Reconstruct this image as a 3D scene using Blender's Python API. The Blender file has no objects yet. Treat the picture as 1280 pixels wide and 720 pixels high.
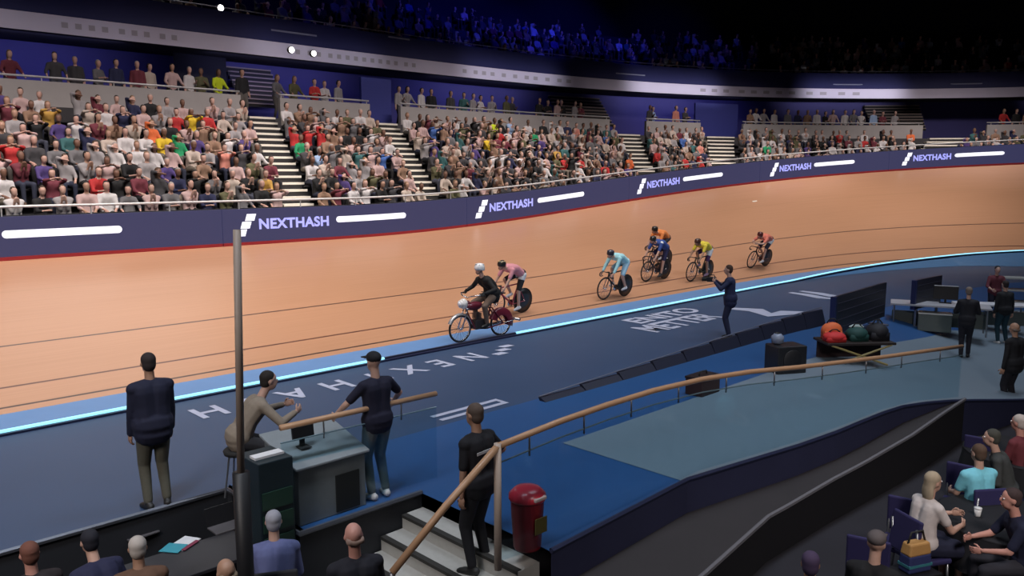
import bpy, bmesh, math, random
import numpy as np
from mathutils import Vector, Matrix, Euler
random.seed(7)
R = math.radians
SC = bpy.context.scene
COL = SC.collection
V = Vector

# ------------------------------------------------------------------ camera
FPX, PITCH, CAMH = 1010.9, 8.081, 3.7248
cam = bpy.data.cameras.new('camera')
camo = bpy.data.objects.new('camera', cam)
COL.objects.link(camo)
cam.sensor_width = 36.0
cam.lens = FPX / 1280 * 36
camo.location = (0, 0, CAMH)
camo.rotation_euler = (R(90 - PITCH), 0, R(0))
cam.clip_end = 400
SC.camera = camo


def ray(px, py):
    a = R(PITCH)
    u, v = (px - 640) / FPX, (360 - py) / FPX
    return V((u, math.cos(a) + v * math.sin(a), -math.sin(a) + v * math.cos(a)))


def G(px, py, z=0.0):
    """ground point of a photo pixel on the level z"""
    D = ray(px, py)
    t = (z - CAMH) / D.z
    return V((D.x * t, D.y * t, z))


def proj(p):
    a = R(PITCH)
    q = V(p) - V((0, 0, CAMH))
    zc = q.y * math.cos(a) - q.z * math.sin(a)
    yc = q.y * math.sin(a) + q.z * math.cos(a)
    return 640 + FPX * q.x / zc, 360 - FPX * yc / zc


# ------------------------------------------------------------------ track plan curve
PSI0, PX0, PY0, LTR, RB = R(45.72), 5.985, 25.771, 29.817, 8.4755
TW, BS, BB, BH = 7.156, 14.10, 38.36, 1.0
_S = np.linspace(-60, 45, 4201)
_ds = _S[1] - _S[0]
_k = np.where(_S < 0, 0, np.where(_S < LTR, _S / LTR, 1)) / RB
_psi = PSI0 + np.cumsum(_k) * _ds
_x = np.cumsum(np.sin(_psi)) * _ds
_y = np.cumsum(np.cos(_psi)) * _ds
_i0 = int(np.argmin(abs(_S)))
_x = _x - _x[_i0] + PX0
_y = _y - _y[_i0] + PY0


def base(s):
    return (float(np.interp(s, _S, _x)), float(np.interp(s, _S, _y)), float(np.interp(s, _S, _psi)))


def sm(t):
    t = min(1, max(0, t))
    return t * t * (3 - 2 * t)


def bank(s):
    return R(BS + (BB - BS) * sm((s + LTR * .3) / (LTR * 1.3)))


def pl(s, u, z=0.0):
    """plan point: u horizontally outward of the inner edge"""
    x, y, p = base(s)
    return V((x - math.cos(p) * u, y + math.sin(p) * u, z))


def tr(s, u, dz=0.0):
    """point on the banked surface, u along the bank"""
    b = bank(s)
    return pl(s, u * math.cos(b), u * math.sin(b) + dz)


def tang(s):
    p = base(s)[2]
    return V((math.sin(p), math.cos(p), 0))


def outw(s):
    p = base(s)[2]
    return V((-math.cos(p), math.sin(p), 0))


def frange(a, b, st):
    n = max(1, int(round((b - a) / st)))
    return [a + (b - a) * i / n for i in range(n + 1)]


# ------------------------------------------------------------------ materials
MC = {}


def M(key, col=(0.5, 0.5, 0.5), rough=0.6, metal=0.0, noise=0.10, scale=14.0, emit=None, es=1.0, alpha=None, spec=0.5):
    if key in MC:
        return MC[key]
    m = bpy.data.materials.new(key)
    m.use_nodes = True
    nt = m.node_tree
    b = nt.nodes['Principled BSDF']
    b.inputs['Roughness'].default_value = rough
    b.inputs['Metallic'].default_value = metal
    b.inputs['Specular IOR Level'].default_value = spec
    c = (*col, 1)
    b.inputs['Base Color'].default_value = c
    if noise:
        tc = nt.nodes.new('ShaderNodeTexCoord')
        n = nt.nodes.new('ShaderNodeTexNoise')
        n.inputs['Scale'].default_value = scale
        n.inputs['Detail'].default_value = 3
        mx = nt.nodes.new('ShaderNodeMix')
        mx.data_type = 'RGBA'
        mx.inputs[6].default_value = tuple(max(0, x * (1 - noise)) for x in col) + (1,)
        mx.inputs[7].default_value = tuple(min(1, x * (1 + noise)) for x in col) + (1,)
        nt.links.new(tc.outputs['Object'], n.inputs['Vector'])
        nt.links.new(n.outputs['Fac'], mx.inputs[0])
        nt.links.new(mx.outputs[2], b.inputs['Base Color'])
    if emit:
        b.inputs['Emission Color'].default_value = (*emit, 1)
        b.inputs['Emission Strength'].default_value = es
    if alpha is not None:
        b.inputs['Alpha'].default_value = alpha
    MC[key] = m
    return m


def glass_mat(key, tint, fac):
    if key in MC:
        return MC[key]
    m = bpy.data.materials.new(key)
    m.use_nodes = True
    nt = m.node_tree
    for n in list(nt.nodes):
        nt.nodes.remove(n)
    o = nt.nodes.new('ShaderNodeOutputMaterial')
    t = nt.nodes.new('ShaderNodeBsdfTransparent')
    t.inputs[0].default_value = (*tint, 1)
    g = nt.nodes.new('ShaderNodeBsdfGlossy')
    g.inputs[0].default_value = (.8, .95, 1, 1)
    g.inputs['Roughness'].default_value = .08
    mx = nt.nodes.new('ShaderNodeMixShader')
    mx.inputs[0].default_value = fac
    nt.links.new(t.outputs[0], mx.inputs[1])
    nt.links.new(g.outputs[0], mx.inputs[2])
    nt.links.new(mx.outputs[0], o.inputs[0])
    MC[key] = m
    return m


def srgb(r, g, b):
    f = lambda c: c / 12.92 if c <= .04045 else ((c + .055) / 1.055) ** 2.4
    return (f(r / 255), f(g / 255), f(b / 255))


# ------------------------------------------------------------------ objects
def tag(o, label=None, cat=None, group=None, kind=None):
    if label: o['label'] = label
    if cat: o['category'] = cat
    if group: o['group'] = group
    if kind: o['kind'] = kind
    return o


def empty(name, loc=(0, 0, 0), rz=0.0, mat=None):
    o = bpy.data.objects.new(name, None)
    COL.objects.link(o)
    o.empty_display_size = .2
    if mat is not None:
        o.matrix_world = mat
    else:
        o.location = loc
        o.rotation_euler = (0, 0, rz)
    return o


def thing(name, label, cat, loc=(0, 0, 0), rz=0.0, group=None, mat=None):
    return tag(empty(name, loc, rz, mat), label, cat, group)


def link(name, me, parent=None):
    o = bpy.data.objects.new(name, me)
    COL.objects.link(o)
    if parent is not None: o.parent = parent
    return o


class MB:
    def __init__(s):
        s.v = []; s.f = []; s.m = []

    def add(s, vs, fs, mi=0):
        o = len(s.v)
        s.v += [tuple(v) for v in vs]
        s.f += [tuple(i + o for i in f) for f in fs]
        s.m += [mi] * len(fs)
        return s

    def box(s, c, d, rz=0.0, mi=0, rot=None, taper=1.0):
        M3 = rot if rot is not None else Matrix.Rotation(rz, 3, 'Z')
        vs = []
        for z in (-1, 1):
            t = taper if z > 0 else 1
            for x, y in ((-1, -1), (1, -1), (1, 1), (-1, 1)):
                vs.append(V(c) + M3 @ V((x * d[0] / 2 * t, y * d[1] / 2 * t, z * d[2] / 2)))
        return s.add(vs, [(3, 2, 1, 0), (4, 5, 6, 7), (0, 1, 5, 4), (1, 2, 6, 5), (2, 3, 7, 6), (3, 0, 4, 7)], mi)

    def tube(s, pts, r, n=8, mi=0, caps=True, closed=False):
        pts = [V(p) for p in pts]
        k = len(pts)
        rs = r if isinstance(r, (list, tuple)) else [r] * k
        vs = []; ref = None
        for i, p in enumerate(pts):
            if closed:
                t = pts[(i + 1) % k] - pts[i - 1]
            else:
                t = pts[min(i + 1, k - 1)] - pts[max(i - 1, 0)]
            t = t.normalized() if t.length > 1e-9 else V((0, 0, 1))
            if ref is None:
                ref = t.orthogonal().normalized()
            ref = (ref - t * ref.dot(t))
            ref = ref.normalized() if ref.length > 1e-6 else t.orthogonal().normalized()
            b = t.cross(ref)
            for j in range(n):
                a = 2 * math.pi * j / n
                vs.append(p + (ref * math.cos(a) + b * math.sin(a)) * rs[i])
        fs = []
        for i in range(k if closed else k - 1):
            i2 = (i + 1) % k
            for j in range(n):
                fs.append((i * n + j, i * n + (j + 1) % n, i2 * n + (j + 1) % n, i2 * n + j))
        if caps and not closed:
            fs.append(tuple(range(n - 1, -1, -1)))
            fs.append(tuple((k - 1) * n + j for j in range(n)))
        return s.add(vs, fs, mi)

    def lathe(s, prof, c=(0, 0, 0), n=20, mi=0, axis='Z', caps=True):
        vs = []
        for r, z in prof:
            for j in range(n):
                a = 2 * math.pi * j / n
                p = (r * math.cos(a), r * math.sin(a), z)
                if axis == 'X': p = (p[2], p[0], p[1])
                if axis == 'Y': p = (p[0], p[2], p[1])
                vs.append(V(p) + V(c))
        fs = []
        for i in range(len(prof) - 1):
            for j in range(n):
                fs.append((i * n + j, i * n + (j + 1) % n, (i + 1) * n + (j + 1) % n, (i + 1) * n + j))
        if caps:
            fs.append(tuple(range(n - 1, -1, -1)))
            fs.append(tuple((len(prof) - 1) * n + j for j in range(n)))
        return s.add(vs, fs, mi)

    def ell(s, c, r, n=14, k=8, mi=0, rot=None):
        vs = [V((0, 0, -1))]
        for i in range(1, k):
            t = math.pi * i / k
            for j in range(n):
                a = 2 * math.pi * j / n
                vs.append(V((math.sin(t) * math.cos(a), math.sin(t) * math.sin(a), -math.cos(t))))
        vs.append(V((0, 0, 1)))
        M3 = rot or Matrix.Identity(3)
        vs = [V(c) + M3 @ V((v.x * r[0], v.y * r[1], v.z * r[2])) for v in vs]
        fs = [(0, 1 + (j + 1) % n, 1 + j) for j in range(n)]
        for i in range(k - 2):
            for j in range(n):
                a = 1 + i * n
                fs.append((a + j, a + (j + 1) % n, a + n + (j + 1) % n, a + n + j))
        l = len(vs) - 1
        a = 1 + (k - 2) * n
        fs += [(a + j, a + (j + 1) % n, l) for j in range(n)]
        return s.add(vs, fs, mi)

    def prism(s, poly, z0, z1, mi=0):
        n = len(poly)
        vs = [(p[0], p[1], z0) for p in poly] + [(p[0], p[1], z1) for p in poly]
        fs = [tuple(range(n - 1, -1, -1)), tuple(range(n, 2 * n))]
        for i in range(n):
            fs.append((i, (i + 1) % n, n + (i + 1) % n, n + i))
        return s.add(vs, fs, mi)

    def sweep(s, ss, prof, fn, mi=0, close=False, ends=False):
        """prof: list of (u,z) taken along the curve parameters ss by fn(s,u,z)"""
        n = len(prof)
        vs = [fn(a, u, z) for a in ss for (u, z) in prof]
        fs = []
        for i in range(len(ss) - 1):
            for j in range(n if close else n - 1):
                j2 = (j + 1) % n
                fs.append((i * n + j, (i + 1) * n + j, (i + 1) * n + j2, i * n + j2))
        if ends:
            fs.append(tuple(range(n)))
            fs.append(tuple((len(ss) - 1) * n + j for j in range(n - 1, -1, -1)))
        return s.add(vs, fs, mi)

    def build(s, name, mats, parent=None, smooth=False, bevel=0.0):
        me = bpy.data.meshes.new(name)
        me.from_pydata(s.v, [], s.f)
        for m in (mats if isinstance(mats, (list, tuple)) else [mats]):
            me.materials.append(m)
        me.polygons.foreach_set('material_index', s.m)
        if smooth:
            me.polygons.foreach_set('use_smooth', [True] * len(s.f))
        bm = bmesh.new(); bm.from_mesh(me)
        bmesh.ops.recalc_face_normals(bm, faces=bm.faces)
        bm.to_mesh(me); bm.free()
        me.update()
        o = link(name, me, parent)
        if bevel:
            md = o.modifiers.new('b', 'BEVEL'); md.width = bevel; md.segments = 2; md.limit_method = 'ANGLE'
        return o


def text_mesh(body, size, thick=0.0, spacing=1.0):
    cu = bpy.data.curves.new('t', 'FONT')
    cu.body = body; cu.size = size; cu.offset = thick; cu.space_character = spacing
    o = bpy.data.objects.new('t', cu)
    COL.objects.link(o)
    dg = bpy.context.evaluated_depsgraph_get()
    me = bpy.data.meshes.new_from_object(o.evaluated_get(dg))
    bpy.data.objects.remove(o)
    bpy.data.curves.remove(cu)
    return me


def map_text(body, w, h, fn, thick=0.0, spacing=1.0):
    """flat glyphs stretched to w x h, each vertex placed by fn(x,y); returns verts, faces"""
    me = text_mesh(body, 1.0, thick, spacing)
    bm = bmesh.new(); bm.from_mesh(me)
    bmesh.ops.triangulate(bm, faces=bm.faces)
    xs = [v.co.x for v in bm.verts]; ys = [v.co.y for v in bm.verts]
    x0, x1, y0, y1 = min(xs), max(xs), min(ys), max(ys)
    bm.verts.index_update()
    vs = [fn((v.co.x - x0) / (x1 - x0) * w, (v.co.y - y0) / (y1 - y0) * h) for v in bm.verts]
    fs = [tuple(v.index for v in f.verts) for f in bm.faces]
    bm.free(); bpy.data.meshes.remove(me)
    return vs, fs

# ================================================================== PEOPLE
def ik(a, b, l1, l2, hint):
    d = b - a
    L = min(d.length, (l1 + l2) * .998)
    dr = d.normalized()
    a1 = (l1 * l1 - l2 * l2 + L * L) / (2 * L)
    h = math.sqrt(max(0, l1 * l1 - a1 * a1))
    p = hint - dr * hint.dot(dr)
    p = p.normalized() if p.length > 1e-5 else dr.orthogonal().normalized()
    return a + dr * a1 + p * h, a + dr * L


def capsule(mb, p0, p1, r0, r1, n=10):
    p0, p1 = V(p0), V(p1)
    d = p1 - p0
    L = d.length
    t = d / L if L > 1e-6 else V((0, 0, 1))
    pts = []; rs = []
    for k in (85, 60, 30):
        pts.append(p0 - t * r0 * math.sin(R(k))); rs.append(r0 * math.cos(R(k)))
    pts.append(p0); rs.append(r0)
    if L > 1e-6:
        pts.append(p1); rs.append(r1)
    for k in (30, 60, 85):
        pts.append(p1 + t * r1 * math.sin(R(k))); rs.append(r1 * math.cos(R(k)))
    mb.tube(pts, rs, n)


def cap_dist(p, c):
    _, a, b, r0, r1 = c
    d = b - a
    L2 = d.length_squared
    t = 0 if L2 < 1e-9 else min(1, max(0, (p - a).dot(d) / L2))
    return (p - (a + d * t)).length - (r0 + (r1 - r0) * t)


def remesh(caps, voxel, ells=(), smooth=3):
    mb = MB()
    for c in caps:
        capsule(mb, *c[1:])
    for c, r, rot in ells:
        mb.ell(c, r, 14, 10, rot=rot)
    me = bpy.data.meshes.new('tmp')
    me.from_pydata(mb.v, [], mb.f)
    o = bpy.data.objects.new('tmp', me)
    COL.objects.link(o)
    md = o.modifiers.new('r', 'REMESH'); md.mode = 'VOXEL'; md.voxel_size = voxel; md.use_smooth_shade = True
    if smooth:
        m2 = o.modifiers.new('s', 'SMOOTH'); m2.iterations = smooth; m2.factor = .5
    dg = bpy.context.evaluated_depsgraph_get()
    out = bpy.data.meshes.new_from_object(o.evaluated_get(dg))
    bpy.data.objects.remove(o); bpy.data.meshes.remove(me)
    return out


class Fig:
    """joints of one posed figure; local frame faces +Y, z up"""
    def __init__(f, pelvis, chest, head, face=(0, 1, 0), hands=None, elbows=None, feet=None, knees=None,
                 toes=None, mid=None, k=1.0, fem=False, yawc=0.0, girth=1.0):
        f.k = k; f.fem = fem; f.g = girth
        f.P, f.C, f.H = V(pelvis), V(chest), V(head)
        f.face = V(face).normalized()
        up = (f.C - f.P).normalized()
        f.mid = V(mid) if mid is not None else (f.P + f.C) / 2
        rx = Matrix.Rotation(yawc, 3, 'Z') @ V((1, 0, 0))
        f.rx = rx
        hw, sw = (.088 * k, (.155 if fem else .18) * k)
        f.hip = [f.P - V((1, 0, 0)) * hw, f.P + V((1, 0, 0)) * hw]
        f.sh = [f.C - rx * sw - up * .055 * k, f.C + rx * sw - up * .055 * k]
        f.el = []; f.wr = []; f.kn = []; f.an = []
        for i in (0, 1):
            e = V(elbows[i]) if elbows else V(((-1, 1)[i] * .6, -1, -.3))
            a, b = ik(f.sh[i], V(hands[i]), .285 * k, .25 * k, e)
            f.el.append(a); f.wr.append(b)
            a, b = ik(f.hip[i], V(feet[i]), .44 * k, .43 * k, V(knees[i]) if knees else V((0, 1, 0)))
            f.kn.append(a); f.an.append(b)
        f.toe = [V(t).normalized() for t in (toes or [(-.25, 1, -.12), (.25, 1, -.12)])]

    def torso(f, z, add=0.0):
        k = f.k * f.g
        rx = f.rx
        o = []
        for s in (-1, 1):
            o.append((z, f.P + V((s * .07 * f.k, 0, 0)), f.mid + rx * (s * .062 * f.k), .105 * k + add, (.09 if f.fem else .10) * k + add))
            o.append((z, f.mid + rx * (s * .062 * f.k), f.C + rx * (s * .075 * f.k) - (f.C - f.mid).normalized() * .10 * f.k,
                      (.09 if f.fem else .10) * k + add, (.095 if f.fem else .108) * k + add))
        o.append((z, f.sh[0] * .86 + f.sh[1] * .14, f.sh[1] * .86 + f.sh[0] * .14, .062 * k + add, .062 * k + add))
        for s in (0, 1):
            o.append((z, f.C - (f.C - f.mid).normalized() * .03, f.sh[s], .06 * k + add, .055 * k + add))
        return o

    def arms(f, z, add=0.0, frac=2.0):
        k = f.k; o = []
        for i in (0, 1):
            t = min(1, frac)
            o.append((z, f.sh[i], f.sh[i].lerp(f.el[i], t), .052 * k + add, (.052 - .012 * t) * k + add))
            if frac > 1:
                t = frac - 1
                o.append((z, f.el[i], f.el[i].lerp(f.wr[i], t), .041 * k + add, (.041 - .014 * t) * k + add))
        return o

    def legs(f, z, add=0.0, frac=2.0):
        k = f.k; o = []
        for i in (0, 1):
            t = min(1, frac)
            o.append((z, f.hip[i], f.hip[i].lerp(f.kn[i], t), .092 * k + add, (.092 - .034 * t) * k + add))
            if frac > 1:
                t = frac - 1
                kn, an = f.kn[i], f.an[i]
                back = (f.hip[i] - kn).normalized() * .02 * k
                o.append((z, kn, kn.lerp(an, t), .056 * k + add, (.056 - .019 * t) * k + add))
                if frac > 1.5:
                    o.append((z, kn.lerp(an, .18) + back * .8, kn.lerp(an, .42) + back * .6, .046 * k + add, .042 * k + add))
        return o

    def foot(f, i, z, add=0.0):
        k = f.k
        a = f.an[i]; t = f.toe[i]
        dn = V((0, 0, -.045 * k))
        return [(z, a + dn - t * .045 * k, a + dn + t * .09 * k, .037 * k + add, .035 * k + add),
                (z, a + dn + t * .09 * k, a + dn + t * .155 * k + V((0, 0, -.008)), .035 * k + add, .024 * k + add),
                (z, a, a + dn * .6, .037 * k + add, .036 * k + add)]

    def headrot(f):
        y = f.face
        x = y.cross(V((0, 0, 1)))
        x = x.normalized() if x.length > 1e-3 else V((1, 0, 0))
        z = x.cross(y)
        return Matrix((x, y, z)).transposed()

    def headells(f):
        k = f.k; rot = f.headrot()
        h = f.H
        o = [(h + rot @ V((0, -.008, .025)) * k, (.074 * k, .094 * k, .092 * k), rot),
             (h + rot @ V((0, .022, -.04)) * k, (.058 * k, .066 * k, .078 * k), rot),
             (h + rot @ V((0, .095, -.012)) * k, (.012 * k, .018 * k, .024 * k), rot)]
        for s in (-1, 1):
            o.append((h + rot @ V((s * .076, -.008, -.005)) * k, (.010 * k, .02 * k, .03 * k), rot))
        return o

    def neck(f, z='skin'):
        k = f.k
        rot = f.headrot()
        return [(z, f.C - (f.C - f.mid).normalized() * .02, f.H + rot @ V((0, -.02, -.05)) * k, .056 * k, .052 * k)]

    def hand(f, i, mb, curl=.55, mi=0):
        """palm and five fingers as tapered tubes rooted in the palm"""
        k = f.k
        w, e = f.wr[i], f.el[i]
        d = (w - e).normalized()
        s = (-1, 1)[i]
        side = V((0, 0, 1)) - d * d.z
        side = side.normalized() if side.length > .15 else V((0, 1, 0))   # towards the thumb
        nrm = d.cross(side).normalized() * (-s)
        if nrm.dot(V((-s, 0, 0))) < 0: nrm = -nrm
        rot = Matrix((d, side, nrm)).transposed()
        mb.ell(w + d * .045 * k, (.054 * k, .042 * k, .017 * k), 10, 8, mi, rot)
        for q, (off, ln) in enumerate(((.030, .068), (.011, .076), (-.009, .071), (-.028, .055))):
            p = w + d * .082 * k + side * off * k
            pts = [p - d * .02 * k, p]
            a = 0.0
            for j, fr in enumerate((.45, .32, .23)):
                a += curl * (1.0 if j else .7)
                p = p + (d * math.cos(a) + nrm * math.sin(a)) * ln * fr * k
                pts.append(p)
            mb.tube(pts, [.0095 * k, .0095 * k, .0088 * k, .008 * k, .0062 * k], 6, mi)
        p = w + d * .028 * k + side * .036 * k
        q1 = p + (d * .6 + side * .6 + nrm * .35).normalized() * .034 * k
        q2 = q1 + (d * .85 + side * .1 + nrm * (.3 + curl * .5)).normalized() * .032 * k
        mb.tube([p - side * .018 * k, p, q1, q2], [.012 * k, .012 * k, .0105 * k, .0075 * k], 6, mi)


SKIN = {'fair': (.56, .34, .26), 'tan': (.42, .24, .16), 'red': (.60, .30, .24), 'dark': (.16, .08, .05)}


def person(f, label, loc=(0, 0, 0), rz=0.0, mat=None, group=None, top=(.02, .02, .04), bot=(.02, .02, .03), shoe=(.02, .02, .02),
           skin='fair', hair=(.05, .03, .02), sleeve=1.0, leg=1.95, hairstyle='short', top_name='shirt', bot_name='trousers',
           hat=None, voxel=.014, extra=None, curl=.55, glove=None, name='person'):
    root = thing(name, label, 'person', loc, rz, group, mat)
    ms = M('skin_' + skin, SKIN[skin], .5, noise=.06)
    caps = f.torso('b', -.008) + f.neck() + f.arms('b') + f.legs('b')
    for i in (0, 1): caps += f.foot(i, 'b', -.004)
    me = remesh(caps, voxel, f.headells(), 2)
    body = MB()
    body.v = [tuple(v.co) for v in me.vertices]
    body.f = [tuple(p.vertices) for p in me.polygons]
    body.m = [0] * len(body.f)
    bpy.data.meshes.remove(me)
    for i in (0, 1): f.hand(i, body, curl, 3 if glove else 0)
    rot = f.headrot()
    for s in (-1, 1):
        body.ell(f.H + rot @ V((s * .031, .076, .012)) * f.k, (.014 * f.k, .010 * f.k, .009 * f.k), 8, 6, 1, rot)
        body.ell(f.H + rot @ V((s * .031, .0825, .012)) * f.k, (.006 * f.k, .005 * f.k, .006 * f.k), 8, 6, 2, rot)
    body.ell(f.H + rot @ V((0, .083, -.057)) * f.k, (.022 * f.k, .009 * f.k, .008 * f.k), 8, 6, 4, rot)
    body.build('body', [ms, M('eye_white', (.8, .8, .8), .3), M('eye_iris', (.05, .04, .03), .3),
                        M('glove', glove or (.02, .02, .02), .7), M('lips', (.38, .13, .12), .5)], root, True)

    def child(nm, caps, col, ells=(), vx=voxel, rough=.85):
        me = remesh(caps, vx, ells, 2)
        me.materials.append(M('cloth_%d_%d_%d' % tuple(int(c * 500) for c in col), col, rough, noise=.12, scale=25))
        return link(nm, me, root)
    tc = f.torso('t', .012)
    if sleeve > 0: tc += f.arms('t', .011, sleeve)
    if top_name != 'jersey':
        hz = -.05 if top_name == 'jacket' else -.01
        tc.append(('t', f.P + V((-.055 * f.k, 0, hz)), f.P + V((.055 * f.k, 0, hz)), .136 * f.k * f.g, .136 * f.k * f.g))
        tc.append(('t', f.P + V((-.055 * f.k, 0, .05)), f.P + V((.055 * f.k, 0, .05)), .148 * f.k * f.g, .148 * f.k * f.g))
        tc.append(('t', f.P + V((0, 0, hz)), f.mid, .13 * f.k * f.g, .10 * f.k))
    child(top_name, tc, top)
    k = f.k
    bc = [('p', f.P + V((-.06 * k, 0, .03)), f.P + V((.06 * k, 0, .03)), .122 * k * f.g, .122 * k * f.g)]
    if bot_name == 'skirt':
        for i in (0, 1):
            bc.append(('p', f.hip[i], f.hip[i].lerp(f.kn[i], .85), .115 * k, .115 * k))
        bc.append(('p', (f.hip[0] + f.hip[1]) / 2, (f.kn[0] + f.kn[1]) / 2, .11 * k, .09 * k))
    else:
        bc += f.legs('p', .013, leg)
    child(bot_name, bc, bot)
    for i in (0, 1):
        child('shoe', f.foot(i, 's', .006), shoe, rough=.5)
    H = f.H
    if hat is None or hairstyle == 'long':
        if hairstyle != 'bald':
            he = [(H + rot @ V((0, -.022, .045)) * k, (.081 * k, .093 * k, .085 * k), rot),
                  (H + rot @ V((0, -.045, -.005)) * k, (.074 * k, .066 * k, .085 * k), rot)]
            hc = []
            if hairstyle == 'long':
                he.append((H + rot @ V((0, -.07, -.10)) * k, (.08 * k, .045 * k, .14 * k), rot))
            child('hair', hc, hair, he)
        else:
            he = [(H + rot @ V((s * .055, -.055, -.02)) * k, (.026 * k, .05 * k, .035 * k), rot) for s in (-1, 1)]
            he.append((H + rot @ V((0, -.085, -.03)) * k, (.055 * k, .022 * k, .03 * k), rot))
            child('hair', [], hair, he)
    if hat:
        kind, hcol, hcol2 = hat
        mb = MB()
        if kind == 'helmet':          # smooth shell with vents and chin strap
            n = 20
            prof = [(.098, -.045), (.106, -.02), (.108, .02), (.10, .06), (.08, .092), (.05, .112), (.012, .12)]
            vs = []
            for r_, z in prof:
                for j in range(n):
                    a = 2 * math.pi * j / n
                    yy = math.sin(a)
                    vs.append(H + rot @ V((r_ * math.cos(a) * .92, r_ * yy * (1.28 if yy < 0 else 1.12) - .01, z + .012 + (.02 * yy if z < 0 else 0))) * k)
            fs = [(i * n + j, i * n + (j + 1) % n, (i + 1) * n + (j + 1) % n, (i + 1) * n + j) for i in range(len(prof) - 1) for j in range(n)]
            fs.append(tuple(range(n - 1, -1, -1))); fs.append(tuple((len(prof) - 1) * n + j for j in range(n)))
            mb.add(vs, fs)
            hl = mb.build('helmet', M('helm_%d_%d_%d' % tuple(int(c * 200) for c in hcol), hcol, .25, noise=.03), root, True)
            st = MB()
            st.box(H + rot @ V((0, .03, .118)) * k, (.03, .13, .02), rot=rot)
            for s in (-1, 1):
                st.box(H + rot @ V((s * .06, -.02, .095)) * k, (.022, .14, .03), rot=rot)
            st.build('helmet_vent', M('helmv_%d_%d_%d' % tuple(int(c * 200) for c in hcol2), hcol2, .4), hl, True)
            cs = MB()
            for s in (-1, 1):
                cs.tube([H + rot @ V((s * .085, .0, -.02)) * k, H + rot @ V((s * .066, .045, -.085)) * k, H + rot @ V((0, .05, -.12)) * k], .006, 5)
            cs.build('chin_strap', M('black_strap', (.015, .015, .015), .7), hl, True)
        elif kind == 'cap':
            mb.ell(H + rot @ V((0, -.012, .058)) * k, (.086 * k, .102 * k, .075 * k), 16, 10, 0, rot)
            mb.box(H + rot @ V((0, .115, .045)) * k, (.13 * k, .09 * k, .012), rot=rot)
            mb.build('cap', M('cap_%d_%d_%d' % tuple(int(c * 200) for c in hcol), hcol, .8), root, True)
    if extra: extra(root, f)
    return root


def stand_fig(k=1.0, lean=0.0, hands=None, elbows=None, face=(0, 1, 0), stance=.12, step=0.0, fem=False, girth=1.0):
    h = 1.0 * k
    P = V((0, 0, .93 * k))
    C = V((0, math.sin(lean) * .52 * k, (.93 + math.cos(lean) * .52) * k))
    Hd = C + V((0, .035 + math.sin(lean) * .12, .20)) * k
    hd = hands or [(-.27 * k, .04, .78 * k), (.27 * k, .04, .78 * k)]
    return Fig(P, C, Hd, face, hd, elbows, [(-stance * k, -step, .085 * k), (stance * k, step, .085 * k)], k=k, fem=fem, girth=girth)


def sit_fig(k=1.0, lean=.1, seat=.45, hands=None, elbows=None, face=(0, 1, 0), fem=False, girth=1.0, feet=None, tilt=0.0):
    P = V((0, 0, seat + .10 * k))
    C = P + V((tilt, math.sin(lean) * .53, math.cos(lean) * .53)) * k
    Hd = C + V((0, .03 + math.sin(lean) * .15, .20)) * k
    hd = hands or [(-.12 * k, .34 * k, seat + .24), (.12 * k, .34 * k, seat + .24)]
    return Fig(P, C, Hd, face, hd, elbows, feet or [(-.12 * k, .44 * k, .085 * k), (.12 * k, .44 * k, .085 * k)],
               knees=[(-.12, 1, .6), (.12, 1, .6)], k=k, fem=fem, girth=girth, mid=P.lerp(C, .5) + V((0, -.03, 0)) * k)

# ================================================================== SETTING
LEDU = 1.13


def led_z(s):
    return float(np.interp(s, [-60, 4, 5.8, 9.5, 13, 15.5, 18.5, 24], [0, 0, .05, .15, .25, .35, .45, .5]))


_LX = [pl(s, -LEDU) for s in frange(-50, 32, .4)]
_LXY = np.array([(p.x, p.y) for p in _LX])


def zf(x, y):
    """infield level: flat along the straight, falling away towards the far right"""
    if x < 5: return 0.0
    dd = float(np.sqrt(((_LXY - (x, y)) ** 2).sum(1).min()))
    return -.9 * sm((x - 5.5) / 7.0) * sm((dd - 2.5) / 5.5)


def GF(px, py):
    z = 0.0
    for _ in range(12):
        p = G(px, py, z)
        z = zf(p.x, p.y)
    return V((p.x, p.y, z))


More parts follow.
